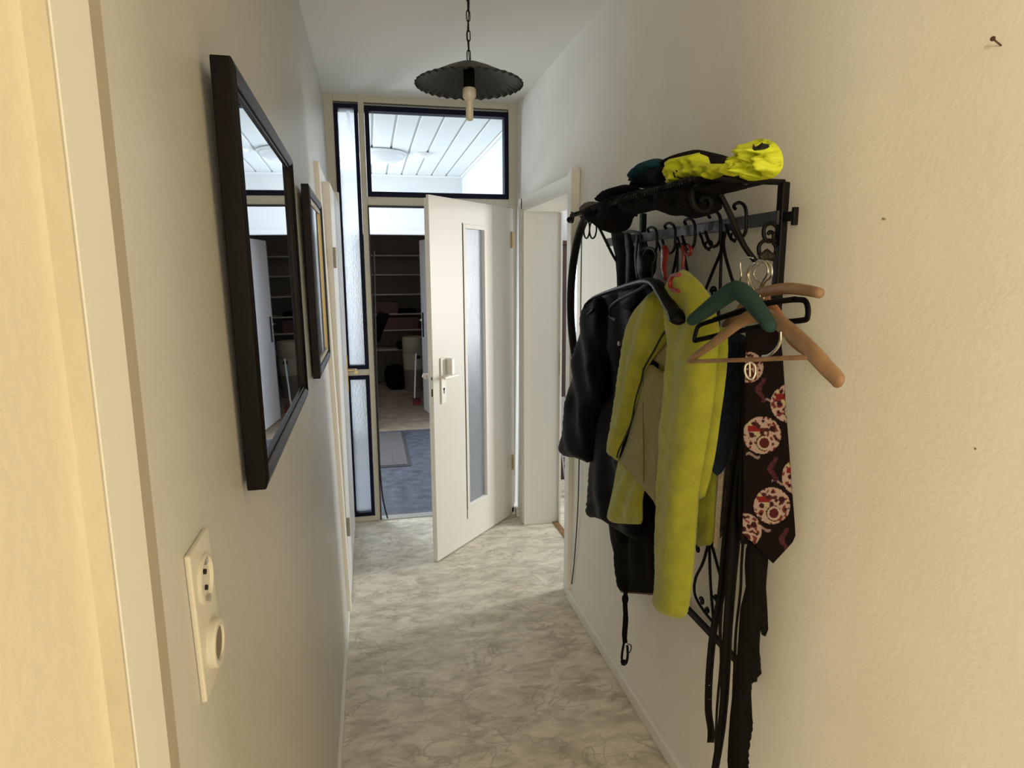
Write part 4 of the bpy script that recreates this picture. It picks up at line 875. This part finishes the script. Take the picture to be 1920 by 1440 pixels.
def belt(pts, wl, label, mt, Y, th=.0035, buckle=None, cat='belt'):
    t = thing('belt', label, cat, tuple(P(pts[0][0], pts[0][1], Y=Y)))
    sm = smooth_path([(x, y, 0) for x, y in pts], 3); n = len(sm)
    ws = [wl[0]+(wl[1]-wl[0])*i/(n-1) for i in range(n)]
    cl = [(p.x-w_/2, p.y) for p, w_ in zip(sm, ws)]+[(p.x+w_/2, p.y) for p, w_ in reversed(list(zip(sm, ws)))]
    cloth(cl, 'strap', mt, t, Y=Y, thick=th, back=.002, res=6, edge=4, amp=.001, rnd=1)
    return t
b1 = belt([(1392, 640), (1394, 720), (1388, 800), (1376, 880), (1366, 960), (1358, 1040), (1351, 1120), (1338, 1180), (1330, 1260), (1328, 1330), (1333, 1368), (1332, 1392)], (16, 13), 'black leather belt with punched holes ending above the floor', leather, 1.25)
for px, py in ((1330, 1285), (1330, 1312)):
    m = MB(); c = P(px, py, Y=1.243); m.lathe([(.0014, 0), (.0014, .001)], c, 10, 'Y'); m.build('belt_hole', steel, b1)
belt([(1400, 650), (1404, 740), (1396, 840), (1386, 920), (1378, 1010), (1370, 1100), (1363, 1200), (1359, 1290), (1352, 1370), (1340, 1445)], (26, 14), 'broad black belt hanging past the bottom of the view, left of the brown one', leather, 1.22)
belt([(1374, 900), (1366, 1000), (1356, 1090), (1350, 1180), (1352, 1240), (1344, 1330), (1340, 1450)], (8, 4), 'thin black cord belt hanging between two black belts', leather_b, 1.30)
belt([(1394, 1000), (1390, 1060), (1388, 1110), (1380, 1180), (1377, 1250), (1374, 1330), (1370, 1450)], (5, 5), 'thin brown strap looping left of the dark brown scarf', leather_b, 1.24)
cl = [(1404, 1010), (1432, 1040), (1428, 1100), (1424, 1160), (1422, 1200), (1426, 1262), (1412, 1268), (1408, 1300), (1410, 1350), (1402, 1400), (1398, 1460), (1366, 1460), (1366, 1380), (1372, 1310), (1378, 1270), (1384, 1200), (1388, 1140), (1398, 1100), (1396, 1060)]
tag(cloth(cl, 'scarf', dk_brown, Y=1.2, thick=.02, back=.01, res=7, edge=10, folds=((16, .004, -.08, 0),), amp=.006), 'long dark brown scarf hanging below the medallion necktie', 'scarf')
belt([(1398, 680), (1402, 760), (1394, 860), (1392, 960), (1396, 1020)], (18, 14), 'short black belt with a chrome buckle hanging beside the medallion necktie', leather, 1.19)
bk = thing('belt_buckle', 'shiny chrome ring buckle in front of the medallion necktie under the wooden trouser bar', 'buckle', tuple(P(1408, 700, Y=1.12)))
m = MB(); rr = [P(x, y, Y=1.12) for x, y in ((1398, 685), (1397, 698), (1402, 708), (1410, 711), (1416, 700), (1415, 686), (1408, 680))]; m.tube(smooth_path(rr, 5, True), .0025, 8, closed=True); m.build('ring', steel, bk, smooth=True)
m = MB(); m.tube([P(1405, 672, Y=1.12), P(1406, 706, Y=1.12)], .0025, 8); m.build('prong', steel, bk, smooth=True)
